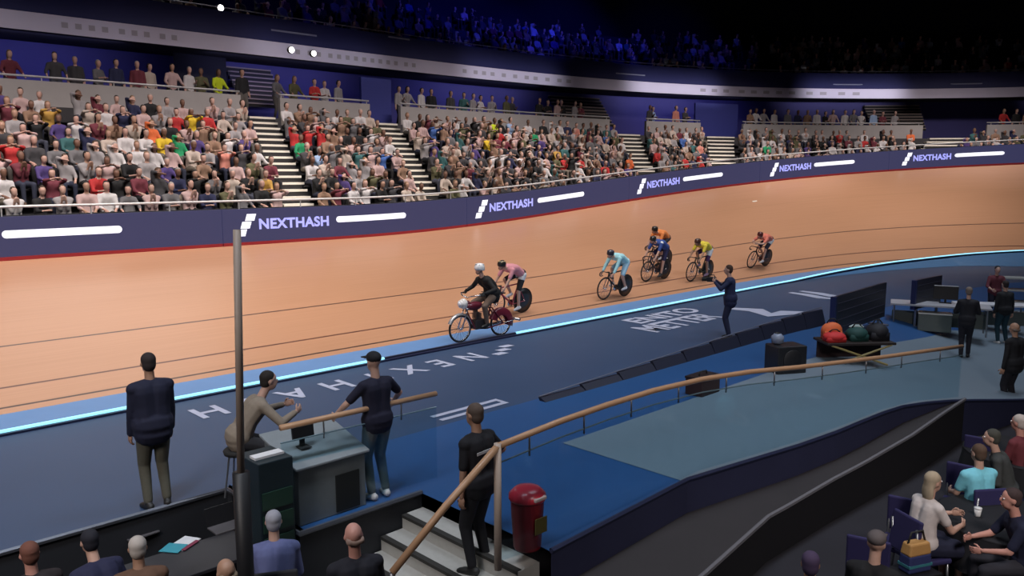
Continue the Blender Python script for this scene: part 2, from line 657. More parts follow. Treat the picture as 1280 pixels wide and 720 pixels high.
def wood_material():
    m = bpy.data.materials.new('siberian_pine_track')
    m.use_nodes = True
    nt = m.node_tree
    N, L = nt.nodes, nt.links
    b = N['Principled BSDF']
    b.inputs['Roughness'].default_value = .36
    b.inputs['Specular IOR Level'].default_value = .6
    uv = N.new('ShaderNodeUVMap'); uv.uv_map = 'su'
    mp = N.new('ShaderNodeMapping'); mp.inputs['Scale'].default_value = (.35, 22, 1)
    L.new(uv.outputs[0], mp.inputs[0])
    n1 = N.new('ShaderNodeTexNoise'); n1.inputs['Scale'].default_value = 1.0; n1.inputs['Detail'].default_value = 4
    L.new(mp.outputs[0], n1.inputs['Vector'])
    mp2 = N.new('ShaderNodeMapping'); mp2.inputs['Scale'].default_value = (.12, .5, 1)
    L.new(uv.outputs[0], mp2.inputs[0])
    n2 = N.new('ShaderNodeTexNoise'); n2.inputs['Scale'].default_value = 1.0
    L.new(mp2.outputs[0], n2.inputs['Vector'])
    ad = N.new('ShaderNodeMath'); ad.operation = 'MULTIPLY_ADD'
    L.new(n2.outputs['Fac'], ad.inputs[0]); ad.inputs[1].default_value = .6
    L.new(n1.outputs['Fac'], ad.inputs[2])
    cr = N.new('ShaderNodeMapRange'); cr.inputs[1].default_value = .5; cr.inputs[2].default_value = 1.2
    L.new(ad.outputs[0], cr.inputs[0])
    mx = N.new('ShaderNodeMix'); mx.data_type = 'RGBA'
    mx.inputs[6].default_value = (.46, .232, .128, 1); mx.inputs[7].default_value = (.53, .275, .16, 1)
    L.new(cr.outputs[0], mx.inputs[0])
    sx = N.new('ShaderNodeSeparateXYZ'); L.new(uv.outputs[0], sx.inputs[0])
    col = mx.outputs[2]
    for c, w, k in ((.21, .026, (.075, .04, .03)), (.90, .026, (.12, .045, .03)), (2.53, .026, (.10, .05, .035)), (5.2, .008, (.40, .22, .11))):
        su_ = N.new('ShaderNodeMath'); su_.operation = 'SUBTRACT'; su_.inputs[1].default_value = c
        L.new(sx.outputs[1], su_.inputs[0])
        ab = N.new('ShaderNodeMath'); ab.operation = 'ABSOLUTE'; L.new(su_.outputs[0], ab.inputs[0])
        lt = N.new('ShaderNodeMath'); lt.operation = 'LESS_THAN'; lt.inputs[1].default_value = w
        L.new(ab.outputs[0], lt.inputs[0])
        m2 = N.new('ShaderNodeMix'); m2.data_type = 'RGBA'; m2.inputs[7].default_value = (*k, 1)
        L.new(lt.outputs[0], m2.inputs[0]); L.new(col, m2.inputs[6])
        col = m2.outputs[2]
    L.new(col, b.inputs['Base Color'])
    return m


SS = frange(-50, 30, .5)
NU = 14
mb = MB()
vs = [tr(s, TW * j / NU) for s in SS for j in range(NU + 1)]
fs = []
for i in range(len(SS) - 1):
    for j in range(NU):
        a = i * (NU + 1) + j
        fs.append((a, a + NU + 1, a + NU + 2, a + 1))
mb.add(vs, fs)
track = mb.build('floor_track', wood_material(), None, True)
uvl = track.data.uv_layers.new(name='su')
for lp in track.data.loops:
    i = lp.vertex_index
    uvl.data[lp.index].uv = (SS[i // (NU + 1)], TW * (i % (NU + 1)) / NU)
tag(track, kind='structure')

# blue band between the boards and the light strip; slanting pad below the strip in the bend
M_BAND = M('band_blue', (.125, .265, .52), .45, noise=.06, scale=3)
M_PAD = M('pad_blue', (.06, .17, .36), .5, noise=.06, scale=3)
mb = MB()
mb.sweep(SS, [(-LEDU, 1), (-.55, .5), (0, 0)], lambda s, u, z: pl(s, u, led_z(s) * (z if z else 0) + .004 + (0 if z else .0)))
tag(mb.build('floor_blue_band', M_BAND, None, True), kind='structure')
mb = MB()
SB = frange(4, 28, .5)
mb.sweep(SB, [(0, 1), (1, 0)], lambda s, u, z: pl(s, -LEDU - u * float(np.interp(s, [4, 9.6, 14.5, 17, 24], [.05, .42, .68, 1.5, 1.8])), led_z(s) * z + (.006 if z == 0 else 0)))
tag(mb.build('trim_slanting_pad', M_PAD), kind='structure')

M_SLATE = M('vinyl_slate', (.036, .069, .143), .5, noise=.10, scale=.6)
M_BLUE = M('vinyl_blue', (.018, .082, .235), .5, noise=.12, scale=.6)
M_PALE = M('vinyl_pale', (.165, .215, .265), .55, noise=.08, scale=.6)
SFE = [(-50, -5.36), (-18.3, -5.36), (-18.2, -5.2), (30, -5.2)]


def sfe(s): return float(np.interp(s, [a for a, b in SFE], [b for a, b in SFE]))


mb = MB()
SF = frange(-50, -18.3, .8) + frange(-18.2, 30, .4)


def fl(s, u, z):
    u = -LEDU + (sfe(s) + LEDU) * u
    p = pl(s, u)
    return V((p.x, p.y, zf(p.x, p.y)))


mb.sweep(SF, [(i / 8, 0) for i in range(9)], fl)
tag(mb.build('floor_safety_zone', M_SLATE, None, True), kind='structure')

EDGE_C = [V((.39, 7.58, 0)), V((2.15, 9.47, 0)), V((3.96, 10.72, 0)), V((4.71, 11.3, 0)), V((6.35, 12.72, 0)), V((7.6, 13.59, 0)),
          V((8.99, 14.52, 0)), V((12, 16.6, 0)), V((20, 20.5, 0)), V((26, 22.5, 0))]


def grid_poly(name, poly, mat, dz=0.0):
    bm = bmesh.new()
    bm.faces.new([bm.verts.new((p.x, p.y, 0)) for p in poly])
    xs = [p.x for p in poly]; ys = [p.y for p in poly]
    for a in range(int(min(xs)), int(max(xs)) + 1):
        bmesh.ops.bisect_plane(bm, geom=bm.faces[:] + bm.edges[:] + bm.verts[:], plane_co=(a, 0, 0), plane_no=(1, 0, 0))
    for a in range(int(min(ys)), int(max(ys)) + 1):
        bmesh.ops.bisect_plane(bm, geom=bm.faces[:] + bm.edges[:] + bm.verts[:], plane_co=(0, a, 0), plane_no=(0, 1, 0))
    bmesh.ops.triangulate(bm, faces=bm.faces)
    for v in bm.verts: v.co.z = zf(v.co.x, v.co.y) + dz
    bmesh.ops.recalc_face_normals(bm, faces=bm.faces)
    for f in bm.faces:
        if f.normal.z < 0: f.normal_flip()
        f.smooth = True
    me = bpy.data.meshes.new(name); bm.to_mesh(me); bm.free()
    me.materials.append(mat)
    return tag(link(name, me), kind='structure')


outer = [pl(s, -5.2) for s in frange(-18.2, 29, .8)]
stairtop = [pl(-18.2, -7.03), pl(-16.7, -7.03), pl(-16.7, -9.12)]
grid_poly('floor_infield', outer + EDGE_C[::-1] + stairtop[::-1], M_BLUE)
# pale rectangle of floor covering, nearest corner by the stairs
pale_out = [pl(s, -7.0) for s in frange(-14.2, 12, 1.0)]
grid_poly('floor_pale_covering', pale_out + [V((17, 19.5, 0))] + [p + V((-.02, .03, 0)) for p in EDGE_C[7:0:-1]] + [pl(-14.2, -8.95)], M_PALE, .006)

# platform fascia
M_FASC = M('fascia_grey', (.034, .029, .031), .6, noise=.15, scale=2)
M_FDARK = M('fascia_dark', (.02, .022, .028), .7, noise=.15, scale=2)
LOW = -1.0


def fascia(name, pts, mat, trimcol):
    mb = MB()
    pp = []
    for a, b in zip(pts[:-1], pts[1:]):
        n = max(1, int((b - a).length / .6))
        pp += [a.lerp(b, i / n) for i in range(n)]
    pp.append(pts[-1])
    n = len(pp)
    vs = [(p.x, p.y, zf(p.x, p.y) + .004) for p in pp] + [(p.x, p.y, LOW) for p in pp]
    mb.add(vs, [(i, i + 1, n + i + 1, n + i) for i in range(n - 1)])
    o = tag(mb.build(name, mat), kind='structure')
    mb = MB()
    d = .03
    mb.tube([V((p.x, p.y, zf(p.x, p.y) + .012)) for p in pp], d, 6)
    tag(mb.build('trim_' + name[5:], trimcol), kind='structure')


M_NOSE = M('edge_metal', (.16, .17, .20), .4, .6)
fascia('wall_platform_left', [pl(s, -5.36) for s in frange(-45, -18.3, 1.5)] + [pl(-18.3, -7.03), pl(-16.7, -7.03)], M_FDARK, M_NOSE)
fascia('wall_platform_right', [pl(-16.7, -9.12)] + EDGE_C, M('fascia_navy', (.030, .034, .085), .6, noise=.15, scale=2), M('edge_navy', (.015, .02, .06), .6))
# narrow sloping walkway just below the platform edge, with a pale kerb and a black wall down to the lower floor
RO = [G(690, 905, -.42), G(790, 795, -.42), G(880, 719, -.42), G(960, 647, -.42), G(1040, 601, -.40), G(1140, 546, -.32), V((7.95, 13.78, 0))]
RI = [pl(-18.4, -9.14), V((.39, 7.58, 0)), V((2.15, 9.47, 0)), V((3.3, 10.27, 0)), V((4.71, 11.3, 0)), V((6.35, 12.72, 0)), V((7.95, 13.83, 0))]


def rampz(x): return float(np.interp(x, [-1, 3.5, 5, 7.2, 8.2, 20], [-.42, -.42, -.38, -.24, -.2, -.9])) if x < 9 else zf(x, x * .9 + 6.9)


mb = MB()
NR = 60
ro = []; ri = []
for i in range(NR + 1):
    t = i / NR * (len(RO) - 1); k = min(int(t), len(RO) - 2); f_ = t - k
    ro.append(RO[k].lerp(RO[k + 1], f_)); ri.append(RI[k].lerp(RI[k + 1], f_) + V((-.01, .02, 0)))
vs = [V((p.x, p.y, rampz(p.x))) for p in ro] + [V((p.x, p.y, rampz(o.x))) for p, o in zip(ri, ro)] + [V((p.x, p.y, LOW)) for p in ro]
n_ = NR + 1
mb.add(vs, [(i, i + 1, n_ + i + 1, n_ + i) for i in range(NR)], 0)
mb.add(vs, [(i, 2 * n_ + i, 2 * n_ + i + 1, i + 1) for i in range(NR)], 1)
tag(mb.build('floor_walkway', [M_FASC, M('curtain_black', (.006, .006, .010), .9)]), kind='structure')
mb = MB(); mb.tube([V((p.x, p.y, rampz(p.x) + .01)) for p in ro], .03, 6)
tag(mb.build('trim_walkway', M('kerb_pale', (.14, .135, .15), .6)), kind='structure')
mb = MB()
mb.box((0, 8, LOW - .05), (70, 50, .1))
tag(mb.build('floor_lower', M('carpet_dark', (.018, .017, .024), .9, noise=.3, scale=1.2)), kind='structure')

# steps from the platform down to the lower floor
mb = MB()
NST = 6
for i in range(NST):
    s1 = -16.7 - .30 * i
    z1 = -(i + 1) * abs(LOW) / (NST + .0)
    if i == NST - 1: break
    a, b, c, d_ = pl(s1, -7.05), pl(s1, -8.95), pl(s1 - .30, -8.95), pl(s1 - .30, -7.05)
    mb.prism([(p.x, p.y) for p in (a, b, c, d_)], LOW, z1, 0)
    a, b, c, d_ = pl(s1 - .245, -7.06), pl(s1 - .245, -8.94), pl(s1 - .315, -8.94), pl(s1 - .315, -7.06)
    mb.prism([(p.x, p.y) for p in (a, b, c, d_)], z1 - .03, z1 + .006, 1)
# riser under the platform edge
tag(mb.build('stairs_infield', [M('step_grey', (.44, .43, .40), .7, noise=.1), M('step_nosing', (.035, .033, .03), .6)]), kind='structure')

# ------------------------------------------------------------------ stands
STAIRS = [(-9.62, .33), (-4.4, .40), (7.7, .40), (11.5, .40), (18.9, .37)]     # s at u=7.6 and skew per metre
NROW, U0, DU, Z0, DZ = 8, 8.2, .76, 2.1, .40
UCON, ZCON = 14.85, 5.8
SST = frange(-32, 29, .6)
M_CONC = M('stand_concrete', (.055, .052, .055), .85, noise=.2, scale=1.5)
M_PAR = M('parapet_grey', (.40, .375, .36), .8, noise=.1, scale=2)
prof = [(7.75, .6), (7.75, Z0)]
for i in range(NROW):
    prof += [(U0 - .42 + i * DU, Z0 + i * DZ), (U0 - .42 + (i + 1) * DU, Z0 + i * DZ)]
prof += [(UCON - .3, Z0 + (NROW - 1) * DZ), (UCON - .3, ZCON), (19.2, ZCON)]
mb = MB()
mb.sweep(SST, prof, lambda s, u, z: pl(s, u, z))
tag(mb.build('floor_stand_terrace', M_CONC), kind='structure')

# stair flights with pale treads
M_TREAD = M('tread_cream', (.84, .79, .68), .7, noise=.05)
M_RISE = M('riser_dark', (.02, .019, .02), .8)
NSTEP = 17
for k, (s0, sk) in enumerate(STAIRS):
    mb = MB()
    for i in range(NSTEP):
        u1 = 7.8 + i * (UCON - 7.8) / NSTEP
        u2 = 7.8 + (i + 1) * (UCON - 7.8) / NSTEP
        z1 = Z0 + .02 + (ZCON - Z0) * (i + 1) / NSTEP
        sc_ = s0 + sk * (u1 - 7.6)
        # hug the terrace so that rows left and right stay level with the flight
        w = .52
        pts = [pl(sc_ - w, u1), pl(sc_ + w, u1), pl(sc_ + w, u2), pl(sc_ - w, u2)]
        mb.prism([(p.x, p.y) for p in pts], z1 - .26, z1 - .06, 1)
        pts = [pl(sc_ - w, u1 - .02), pl(sc_ + w, u1 - .02), pl(sc_ + w, u2), pl(sc_ - w, u2)]
        mb.prism([(p.x, p.y) for p in pts], z1 - .075, z1, 0)
    tag(mb.build('stairs_stand', [M_TREAD, M_RISE]), kind='structure')


def stair_s(k, u): return STAIRS[k][0] + STAIRS[k][1] * (u - 7.6)


# parapet of the concourse, open at the heads of the stairs
gaps = sorted((stair_s(k, 14.8) - .8, stair_s(k, 14.8) + .8) for k in range(5))
segs = []; a = -32
for g0, g1 in gaps:
    segs.append((a, g0)); a = g1
segs.append((a, 29))
M_RAIL = M('rail_white', (.55, .54, .53), .35, .3, noise=.03)
for n, (a, b) in enumerate(segs):
    mb = MB()
    ss = frange(a, b, .6)
    mb.sweep(ss, [(14.75, ZCON - .9), (14.75, ZCON + .80), (14.93, ZCON + .80), (14.93, ZCON - .9)], lambda s, u, z: pl(s, u, z), close=True, ends=True)
    tag(mb.build('wall_parapet', M_PAR), kind='structure')
    r = thing('handrail', 'pale handrail on the grey parapet ' + ['left of the first stand stairs', 'between the first and second stand stairs', 'between the second and third stand stairs',
              'between the third and fourth stand stairs', 'between the fourth and fifth stand stairs', 'right of the fifth stand stairs'][n], 'handrail', pl((a + b) / 2, 14.84, ZCON + .8), 0, 'concourse handrails')
    off = pl((a + b) / 2, 14.84, ZCON + .8)
    t = MB(); t.tube([pl(s, 14.84, ZCON + .93) - off for s in ss], .035, 8)
    t.build('rail', M_RAIL, r, True)
    for s in frange(a + .1, b - .1, 2.2):
        t = MB(); t.tube([pl(s, 14.84, ZCON + .78) - off, pl(s, 14.84, ZCON + .93) - off], .02, 6); t.build('post', M_RAIL, r)

# back wall of the concourse, balcony front and upper tier
M_BACK = M('back_wall_blue', (.06, .055, .22), .7, noise=.15, scale=.4)
mb = MB(); mb.sweep(SST, [(18.6, ZCON - .2), (18.6, 8.35)], lambda s, u, z: pl(s, u, z))
tag(mb.build('wall_concourse', M_BACK), kind='structure')
# blue door-like panels behind the stair heads
M_DOORB = M('door_blue', (.035, .045, .26), .6, noise=.1)
for k, du in ((1, .15), (3, .1)):
    s = stair_s(k, 14.8) + du
    mb = MB()
    mb.sweep(frange(s - .78, s + .78, .4), [(15.6, ZCON), (15.6, ZCON + 2.0), (15.75, ZCON + 2.0), (15.75, ZCON)], lambda s, u, z: pl(s, u, z), close=True, ends=True)
    tag(mb.build('door_%d' % k, M_DOORB), kind='structure')
# dark entrance behind the first stairs
mb = MB()
mb.sweep(frange(-9.3, -7.2, .5), [(17.6, ZCON), (17.6, 8.3)], lambda s, u, z: pl(s, u, z))
tag(mb.build('wall_entrance', M('entrance_dark', (.008, .008, .012), .9)), kind='structure')
# flights that climb from the concourse to the upper tier
M_TR2 = M('tread_brown', (.30, .24, .21), .8)
for s0, s1 in ((-6.9, -4.9), (8.9, 11.0), (19.8, 21.2)):
    mb = MB()
    for i in range(9):
        u = 16.9 + i * .17
        z = ZCON + .75 + i * .19
        ps = [pl(s0, u), pl(s1, u), pl(s1, u + .17), pl(s0, u + .17)]
        mb.prism([(p.x, p.y) for p in ps], z - .05, z, 0)
        ps = [pl(s0, u + .03), pl(s1, u + .03), pl(s1, u + .17), pl(s0, u + .17)]
        mb.prism([(p.x, p.y) for p in ps], z - .17, z - .05, 1)
    tag(mb.build('stairs_concourse', [M_TR2, M_RISE]), kind='structure')

M_BALC = M('balcony_white', (.62, .58, .72), .6, noise=.06, scale=1)
M_NAVY = M('balcony_navy', (.022, .025, .11), .6, noise=.1, scale=1)
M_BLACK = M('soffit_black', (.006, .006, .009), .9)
mb = MB()
mb.sweep(SST, [(16, 8.3), (16, 8.88)], lambda s, u, z: pl(s, u, z), 0)
mb.sweep(SST, [(16.02, 8.88), (16.3, 9.85), (16.42, 9.85), (16.42, 9.0)], lambda s, u, z: pl(s, u, z), 1)
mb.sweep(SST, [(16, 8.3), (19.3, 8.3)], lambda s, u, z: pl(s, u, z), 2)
# short grey plates standing in for lettering on the white band
letter_plates = []
for a, b in ((-13.6, -9.8), (-5.0, 1.2), (3.5, 8.5), (14.0, 19.5)):
    s = a
    while s < b:
        letter_plates.append(s); s += random.choice((.42, .42, .55))
for s in letter_plates:
    p = [pl(s, 15.985, 8.5), pl(s + .2, 15.985, 8.5), pl(s + .2, 15.985, 8.68), pl(s, 15.985, 8.68)]
    mb.add(p, [(0, 1, 2, 3)], 3)
for x0, x1, zz in ((340, 397, 9.35), (488, 515, 9.75), (770, 806, 9.25), (1041, 1078, 9.15), (1189, 1228, 9.15)):
    sa, sb = [min(frange(-16, 24, .05), key=lambda q: abs(proj(pl(q, 16.1, zz))[0] - x)) for x in (x0, x1)]
    du = 16.02 + .28 * (zz - 8.88) / .97 - .012
    p = [pl(sa, du, zz - .035), pl(sb, du, zz - .035), pl(sb, du + .004, zz + .035), pl(sa, du + .004, zz + .035)]
    mb.add(p, [(0, 1, 2, 3)], 4)
tag(mb.build('wall_balcony', [M_BALC, M_NAVY, M_BLACK, M('letter_plate_grey', (.38, .35, .41), .7), M('streak_pale', (.22, .23, .34), .6)]), kind='structure')
mb = MB()
NUP = 7
prof = []
for i in range(NUP):
    prof += [(16.42 + i * .8, 9.0 + i * .48), (16.42 + (i + 1) * .8, 9.0 + i * .48)]
prof += [(16.42 + NUP * .8, 9.0 + NUP * .48), (24.5, 9.0 + NUP * .48), (24.5, 18)]
mb.sweep(SST, prof, lambda s, u, z: pl(s, u, z))
tag(mb.build('floor_upper_tier', M('upper_dark', (.012, .012, .022), .8)), kind='structure')
mb = MB(); mb.box((0, 20, 18.3), (120, 110, .2))
tag(mb.build('ceiling', M('ceiling_black', (.01, .01, .013), .9)), kind='structure')
upr = thing('balcony_rail', 'thin pale rail along the top of the navy balcony front', 'handrail', pl(0, 16.36, 9.85))
t = MB(); t.tube([pl(s, 16.36, 9.97) - pl(0, 16.36, 9.85) for s in SST], .022, 6); t.build('rail', M('rail_dim', (.25, .25, .30), .4, .5), upr, True)
for s in frange(-30, 28, 3):
    t = MB(); t.tube([pl(s, 16.36, 9.83) - pl(0, 16.36, 9.85), pl(s, 16.36, 9.97) - pl(0, 16.36, 9.85)], .015, 6); t.build('post', M('rail_dim'), upr)
# two small bright lamps on the balcony front and one above
for i, (px, u, z, lb) in enumerate(((364, 15.9, 8.62, 'left one of two small bright lamps on the balcony front above the first stairs'),
                                    (391, 15.9, 8.58, 'right one of two small bright lamps on the balcony front, dimmer'),
                                    (275, 16.4, 9.95, 'small bright lamp on the balcony rail at the top edge of the photo'))):
    s = float(min(frange(-14, 0, .05), key=lambda s: abs(proj(pl(s, u, z))[0] - px)))
    lamp = thing('balcony_lamp', lb, 'lamp', pl(s, u, z), 0)
    ob = -outw(s)
    c = MB(); c.tube([-ob * .16, ob * .05], [.12, .14], 12); c.build('housing', M('lamp_black', (.01, .01, .01), .5), lamp, True)
    c = MB(); c.tube([ob * .05, ob * .07], .115, 12)
    c.build('lens', M('lamp_lens%d' % (i == 1), (1, 1, 1), emit=(1, .96, .9), es=(9, 3)[i == 1], noise=0), lamp)

# ------------------------------------------------------------------ LED boards along the top of the banking
M_SCR = M('led_screen', (.020, .021, .045), .5, emit=(.046, .047, .125), es=.66, noise=.05)
M_WHT = M('led_white', (.5, .5, .5), .4, emit=(.86, .88, 1.0), es=1.0, noise=0)
M_LAV = M('led_lavender', (.3, .3, .5), .4, emit=(.30, .33, .95), es=1.0, noise=0)
LOGO = [-29.4, -20.63, -11.87, -3.11, 5.31, 12.15, 17.75, 23.0]
ordn = ['left edge of the view', 'white bar cut by the left edge', 'left of the first stand stairs', 'below the second stand stairs', 'below the third stand stairs', 'right of the fourth stand stairs', 'rightmost one']
for n in range(1, 7):
    a, b = LOGO[n] - .7, LOGO[n + 1] - .7
    k = (LOGO[n + 1] - LOGO[n]) / 8.6
    org = tr((a + b) / 2, TW)
    bd = thing('advertising_board', 'dark blue lit sponsor board on the banking, ' + ordn[n], 'advertising board', org, 0, 'sponsor boards round the track')

    def bp(s, h, o=0.0):
        return tr(s, TW) - outw(s) * o + V((0, 0, h)) - org
    ss = frange(a + .01, b - .01, .5)
    mb = MB(); mb.sweep(ss, [(0, .07), (0, BH), (-.14, BH), (-.14, .07)], lambda s, u, z: bp(s, z, u), close=True, ends=True)
    mb.build('screen', M_SCR, bd)
    mb = MB(); mb.sweep(ss, [(.012, .0), (.012, .085), (-.10, .085), (-.10, 0)], lambda s, u, z: bp(s, z, u), close=True, ends=True)
    mb.build('base_strip', M('strip_red', (.30, .02, .025), .5), bd)
    L0 = LOGO[n]
    mb = MB()
    for q, (ds, h, r_) in enumerate(((-.16, .25, .0), (-.02, .46, .0), (.12, .67, .0))):
        w, hh = .27 * k, .19
        sh = .03 * k
        mb.add([bp(L0 + ds * k - w / 2 - sh, h, .006), bp(L0 + ds * k + w / 2 - sh, h, .006), bp(L0 + ds * k + w / 2 + sh, h + hh, .006), bp(L0 + ds * k - w / 2 + sh, h + hh, .006)], [(0, 1, 2, 3)])
    mb.build('logo', M_WHT, bd)
    vs, fs = map_text('NEXTHASH', 2.2 * k, .30, lambda x, y: bp(L0 + .36 * k + x, .42 + y, .007), .035, 1.05)
    mb = MB(); mb.add(vs, fs); mb.build('lettering', M_LAV, bd)
    mb = MB()
    ps = []
    c0, c1, r_ = L0 + 2.90 * k, L0 + 5.28 * k, .09
    for i in range(9):
        t = R(90 + 180 * i / 8); ps.append((c0 + r_ * math.cos(t), .60 + r_ * math.sin(t)))
    for i in range(1, 8): ps.append((c0 + (c1 - c0) * i / 8, .51))
    for i in range(9):
        t = R(-90 + 180 * i / 8); ps.append((c1 + r_ * math.cos(t), .60 + r_ * math.sin(t)))
    for i in range(7, 0, -1): ps.append((c0 + (c1 - c0) * i / 8, .69))
    mb.add([bp(s, h, .006) for s, h in ps], [tuple(range(len(ps)))])
    mb.build('white_bar', M_WHT, bd)

# rail and dark glazed gap above the boards
gr = thing('guard_rail', 'thin white rail above the sponsor boards in front of the crowd', 'guard rail', tr(-5, TW))
o0 = tr(-5, TW)
t = MB(); t.tube([tr(s, TW, 1.22) + outw(s) * .15 - o0 for s in frange(-32, 26, .5)], .032, 8); t.build('rail', M('rail_bright', (.70, .69, .68), .3, .2, noise=.02), gr, True)
for s in frange(-31, 26, 1.9):
    t = MB(); t.tube([tr(s, TW, .9) + outw(s) * .15 - o0, tr(s, TW, 1.22) + outw(s) * .15 - o0], .018, 6); t.build('post', M_RAIL, gr)
mb = MB()
mb.sweep(frange(-32, 26, .6), [(.15, -.6), (.15, 1.02), (.30, 1.02), (1.1, .1)], lambda s, u, z: tr(s, TW, z) + outw(s) * u)
tag(mb.build('wall_track_back', M('wall_black', (.018, .018, .022), .8)), kind='structure')

# light strip along the inner edge of the blue band
ls = thing('light_strip', 'glowing cyan light strip along the inner edge of the blue band', 'light strip', pl(-8, -LEDU))
o0 = pl(-8, -LEDU)
M_LED = M('led_cyan', (.2, .6, .8), .4, emit=(.34, .80, 1.0), es=1.2, noise=0)
M_LOFF = M('led_off', (.025, .03, .06), .5)
for nm, a, b, m in (('lit_section', -45, -13.05, M_LED), ('unlit_section', -13.03, -9.35, M_LOFF), ('lit_section', -9.33, 26, M_LED)):
    mb = MB()
    mb.sweep(frange(a, b, .4), [(-.026, .02), (-.026, .07), (.026, .07), (.026, .02)], lambda s, u, z: pl(s, -LEDU + u, z + led_z(s)) - o0, close=True, ends=True)
    mb.build(nm, m, ls)
mb = MB()
mb.sweep(frange(-45, 26, .4), [(-.10, -.01), (-.10, .035), (.06, .035), (.06, -.01)], lambda s, u, z: pl(s, -LEDU + u, z + led_z(s)) - o0, close=True, ends=True)
mb.build('channel', M('channel_navy', (.012, .014, .05), .5), ls)

# ------------------------------------------------------------------ lettering on the safety zone
M_PAINT = M('floor_paint', (.43, .46, .60), .6, noise=.12, scale=4)


def floor_text(name, label, body, s0, s1, u0, u1, thick, spacing=1.0, flip=True):
    """flip: written to be read from the track side"""
    def fn(x, y):
        if flip: p = pl(s1 - x, u0 + (u1 - u0) * (1 - y))
        else: p = pl(s0 + x, u0 + (u1 - u0) * y)
        p.z = zf(p.x, p.y) + .008
        return p
    vs, fs = map_text(body, s1 - s0, 1.0, fn, thick, spacing)
    mb = MB(); mb.add(vs, fs)
    return tag(mb.build(name, M_PAINT), label, 'floor lettering')


# u grows outward: first argument of the pair is nearer the track for flipped text
floor_text('floor_lettering', 'pale widely spaced letters painted along the blue floor by the light strip', 'NEXTHASH', -17.3, -11.35, -2.42, -1.80, .02, 1.9)
mb = MB()
for a_, b_ in ((-10.95, -2.30), (-10.65, -2.08), (-10.35, -1.86)):
    p = [pl(a_ - .13, b_ - .09), pl(a_ + .17, b_ - .09), pl(a_ + .13, b_ + .09), pl(a_ - .17, b_ + .09)]
    mb.add([q + V((0, 0, .008)) for q in p], [(0, 1, 2, 3)])
tag(mb.build('floor_emblem', M_PAINT), 'three pale squares painted on the floor beside the motor pacing bike', 'floor marking')
bt = thing('floor_lettering', 'two line block of pale letters painted on the floor by the standing man', 'floor lettering', pl(-5, -2.5))


def block(body, u0, u1, s0, s1, nm):
    def fn(x, y):
        p = pl(s0 + x, u0 + (u1 - u0) * y)
        p.z = .008
        return p - pl(-5, -2.5)
    vs, fs = map_text(body, s1 - s0, 1.0, fn, .03, 1.0)
    mb = MB(); mb.add(vs, fs); mb.build(nm, M_PAINT, bt)


block('ENITO', -2.32, -1.65, -6.1, -3.3, 'upper_line')
block('METTER', -3.25, -2.45, -6.75, -3.75, 'lower_line')
for lb, pts, w in (('pale angular arrow stroke painted on the floor behind the standing man', [(915, 386), (945, 388), (962, 394), (985, 391), (1008, 391)], .30),
                   ('pair of pale parallel strokes painted on the floor left of the dark screen', [(994, 365), (1016, 368), (1034, 371.5), (1050, 373)], .20)):
    mb = MB()
    for q in ((0,) if w > .25 else (-1, 1)):
        P = [GF(*p) for p in pts]
        L_ = []; R_ = []
        for i, p in enumerate(P):
            d = (P[min(i + 1, len(P) - 1)] - P[max(i - 1, 0)]).normalized()
            nn = V((-d.y, d.x, 0))
            c = p + nn * q * .28
            ww = w * (1 if 0 < i < len(P) - 1 else .55)
            L_.append(c + nn * ww + V((0, 0, .01))); R_.append(c - nn * ww + V((0, 0, .01)))
        n = len(L_)
        mb.add(L_ + R_, [(i, i + 1, n + i + 1, n + i) for i in range(n - 1)])
    tag(mb.build('floor_marking', M_PAINT), lb, 'floor marking')
mb = MB()
for du in (0, .22):
    p = [pl(s, u) for s, u in ((-14.75, -5.05 + du), (-13.35, -5.05 + du), (-13.35, -4.95 + du), (-14.75, -4.95 + du))]
    mb.add([q + V((0, 0, .008)) for q in p], [(0, 1, 2, 3)])
mb.add([q + V((0, 0, .0085)) for q in (pl(-13.43, -5.05), pl(-13.35, -5.05), pl(-13.35, -4.73), pl(-13.43, -4.73))], [(0, 1, 2, 3)])
tag(mb.build('floor_marking', M_PAINT), 'thin double line box painted on the floor behind the man on the steps', 'floor marking')
mb = MB()  # small pale patch on the banked boards
p = [tr(10.1 + a, 5.6 + b, .006) for a, b in ((-.14, 0), (.12, .02), (.15, .1), (-.1, .09))]
mb.add(p, [(0, 1, 2, 3)])
tag(mb.build('pale_mark', M('mark_pale', (.75, .68, .6), .6)), 'small pale mark high on the banking', 'mark')

# ================================================================== BICYCLES AND RIDERS
M_CARB = M('carbon_black', (.014, .014, .016), .35, noise=.1)
M_TYRE = M('tyre_black', (.012, .012, .012), .8)
M_STEEL = M('steel', (.55, .55, .57), .25, 1.0, noise=.03)
M_RUB = M('grip_black', (.02, .02, .02), .8)


def ride_matrix(s, u, lean=.35, yaw=0.0):
    b = bank(s)
    up = (V((0, 0, 1)) - outw(s) * math.sin(b) * lean).normalized()
    y = -tang(s)
    y = Matrix.Rotation(yaw, 3, 'Z') @ y
    # follow the slope of the boards
    y = (y - up * y.dot(up)).normalized()
    x = y.cross(up)
    m = Matrix((x, y, up)).transposed().to_4x4()
    m.translation = tr(s, u) + V((0, 0, .004))
    return m


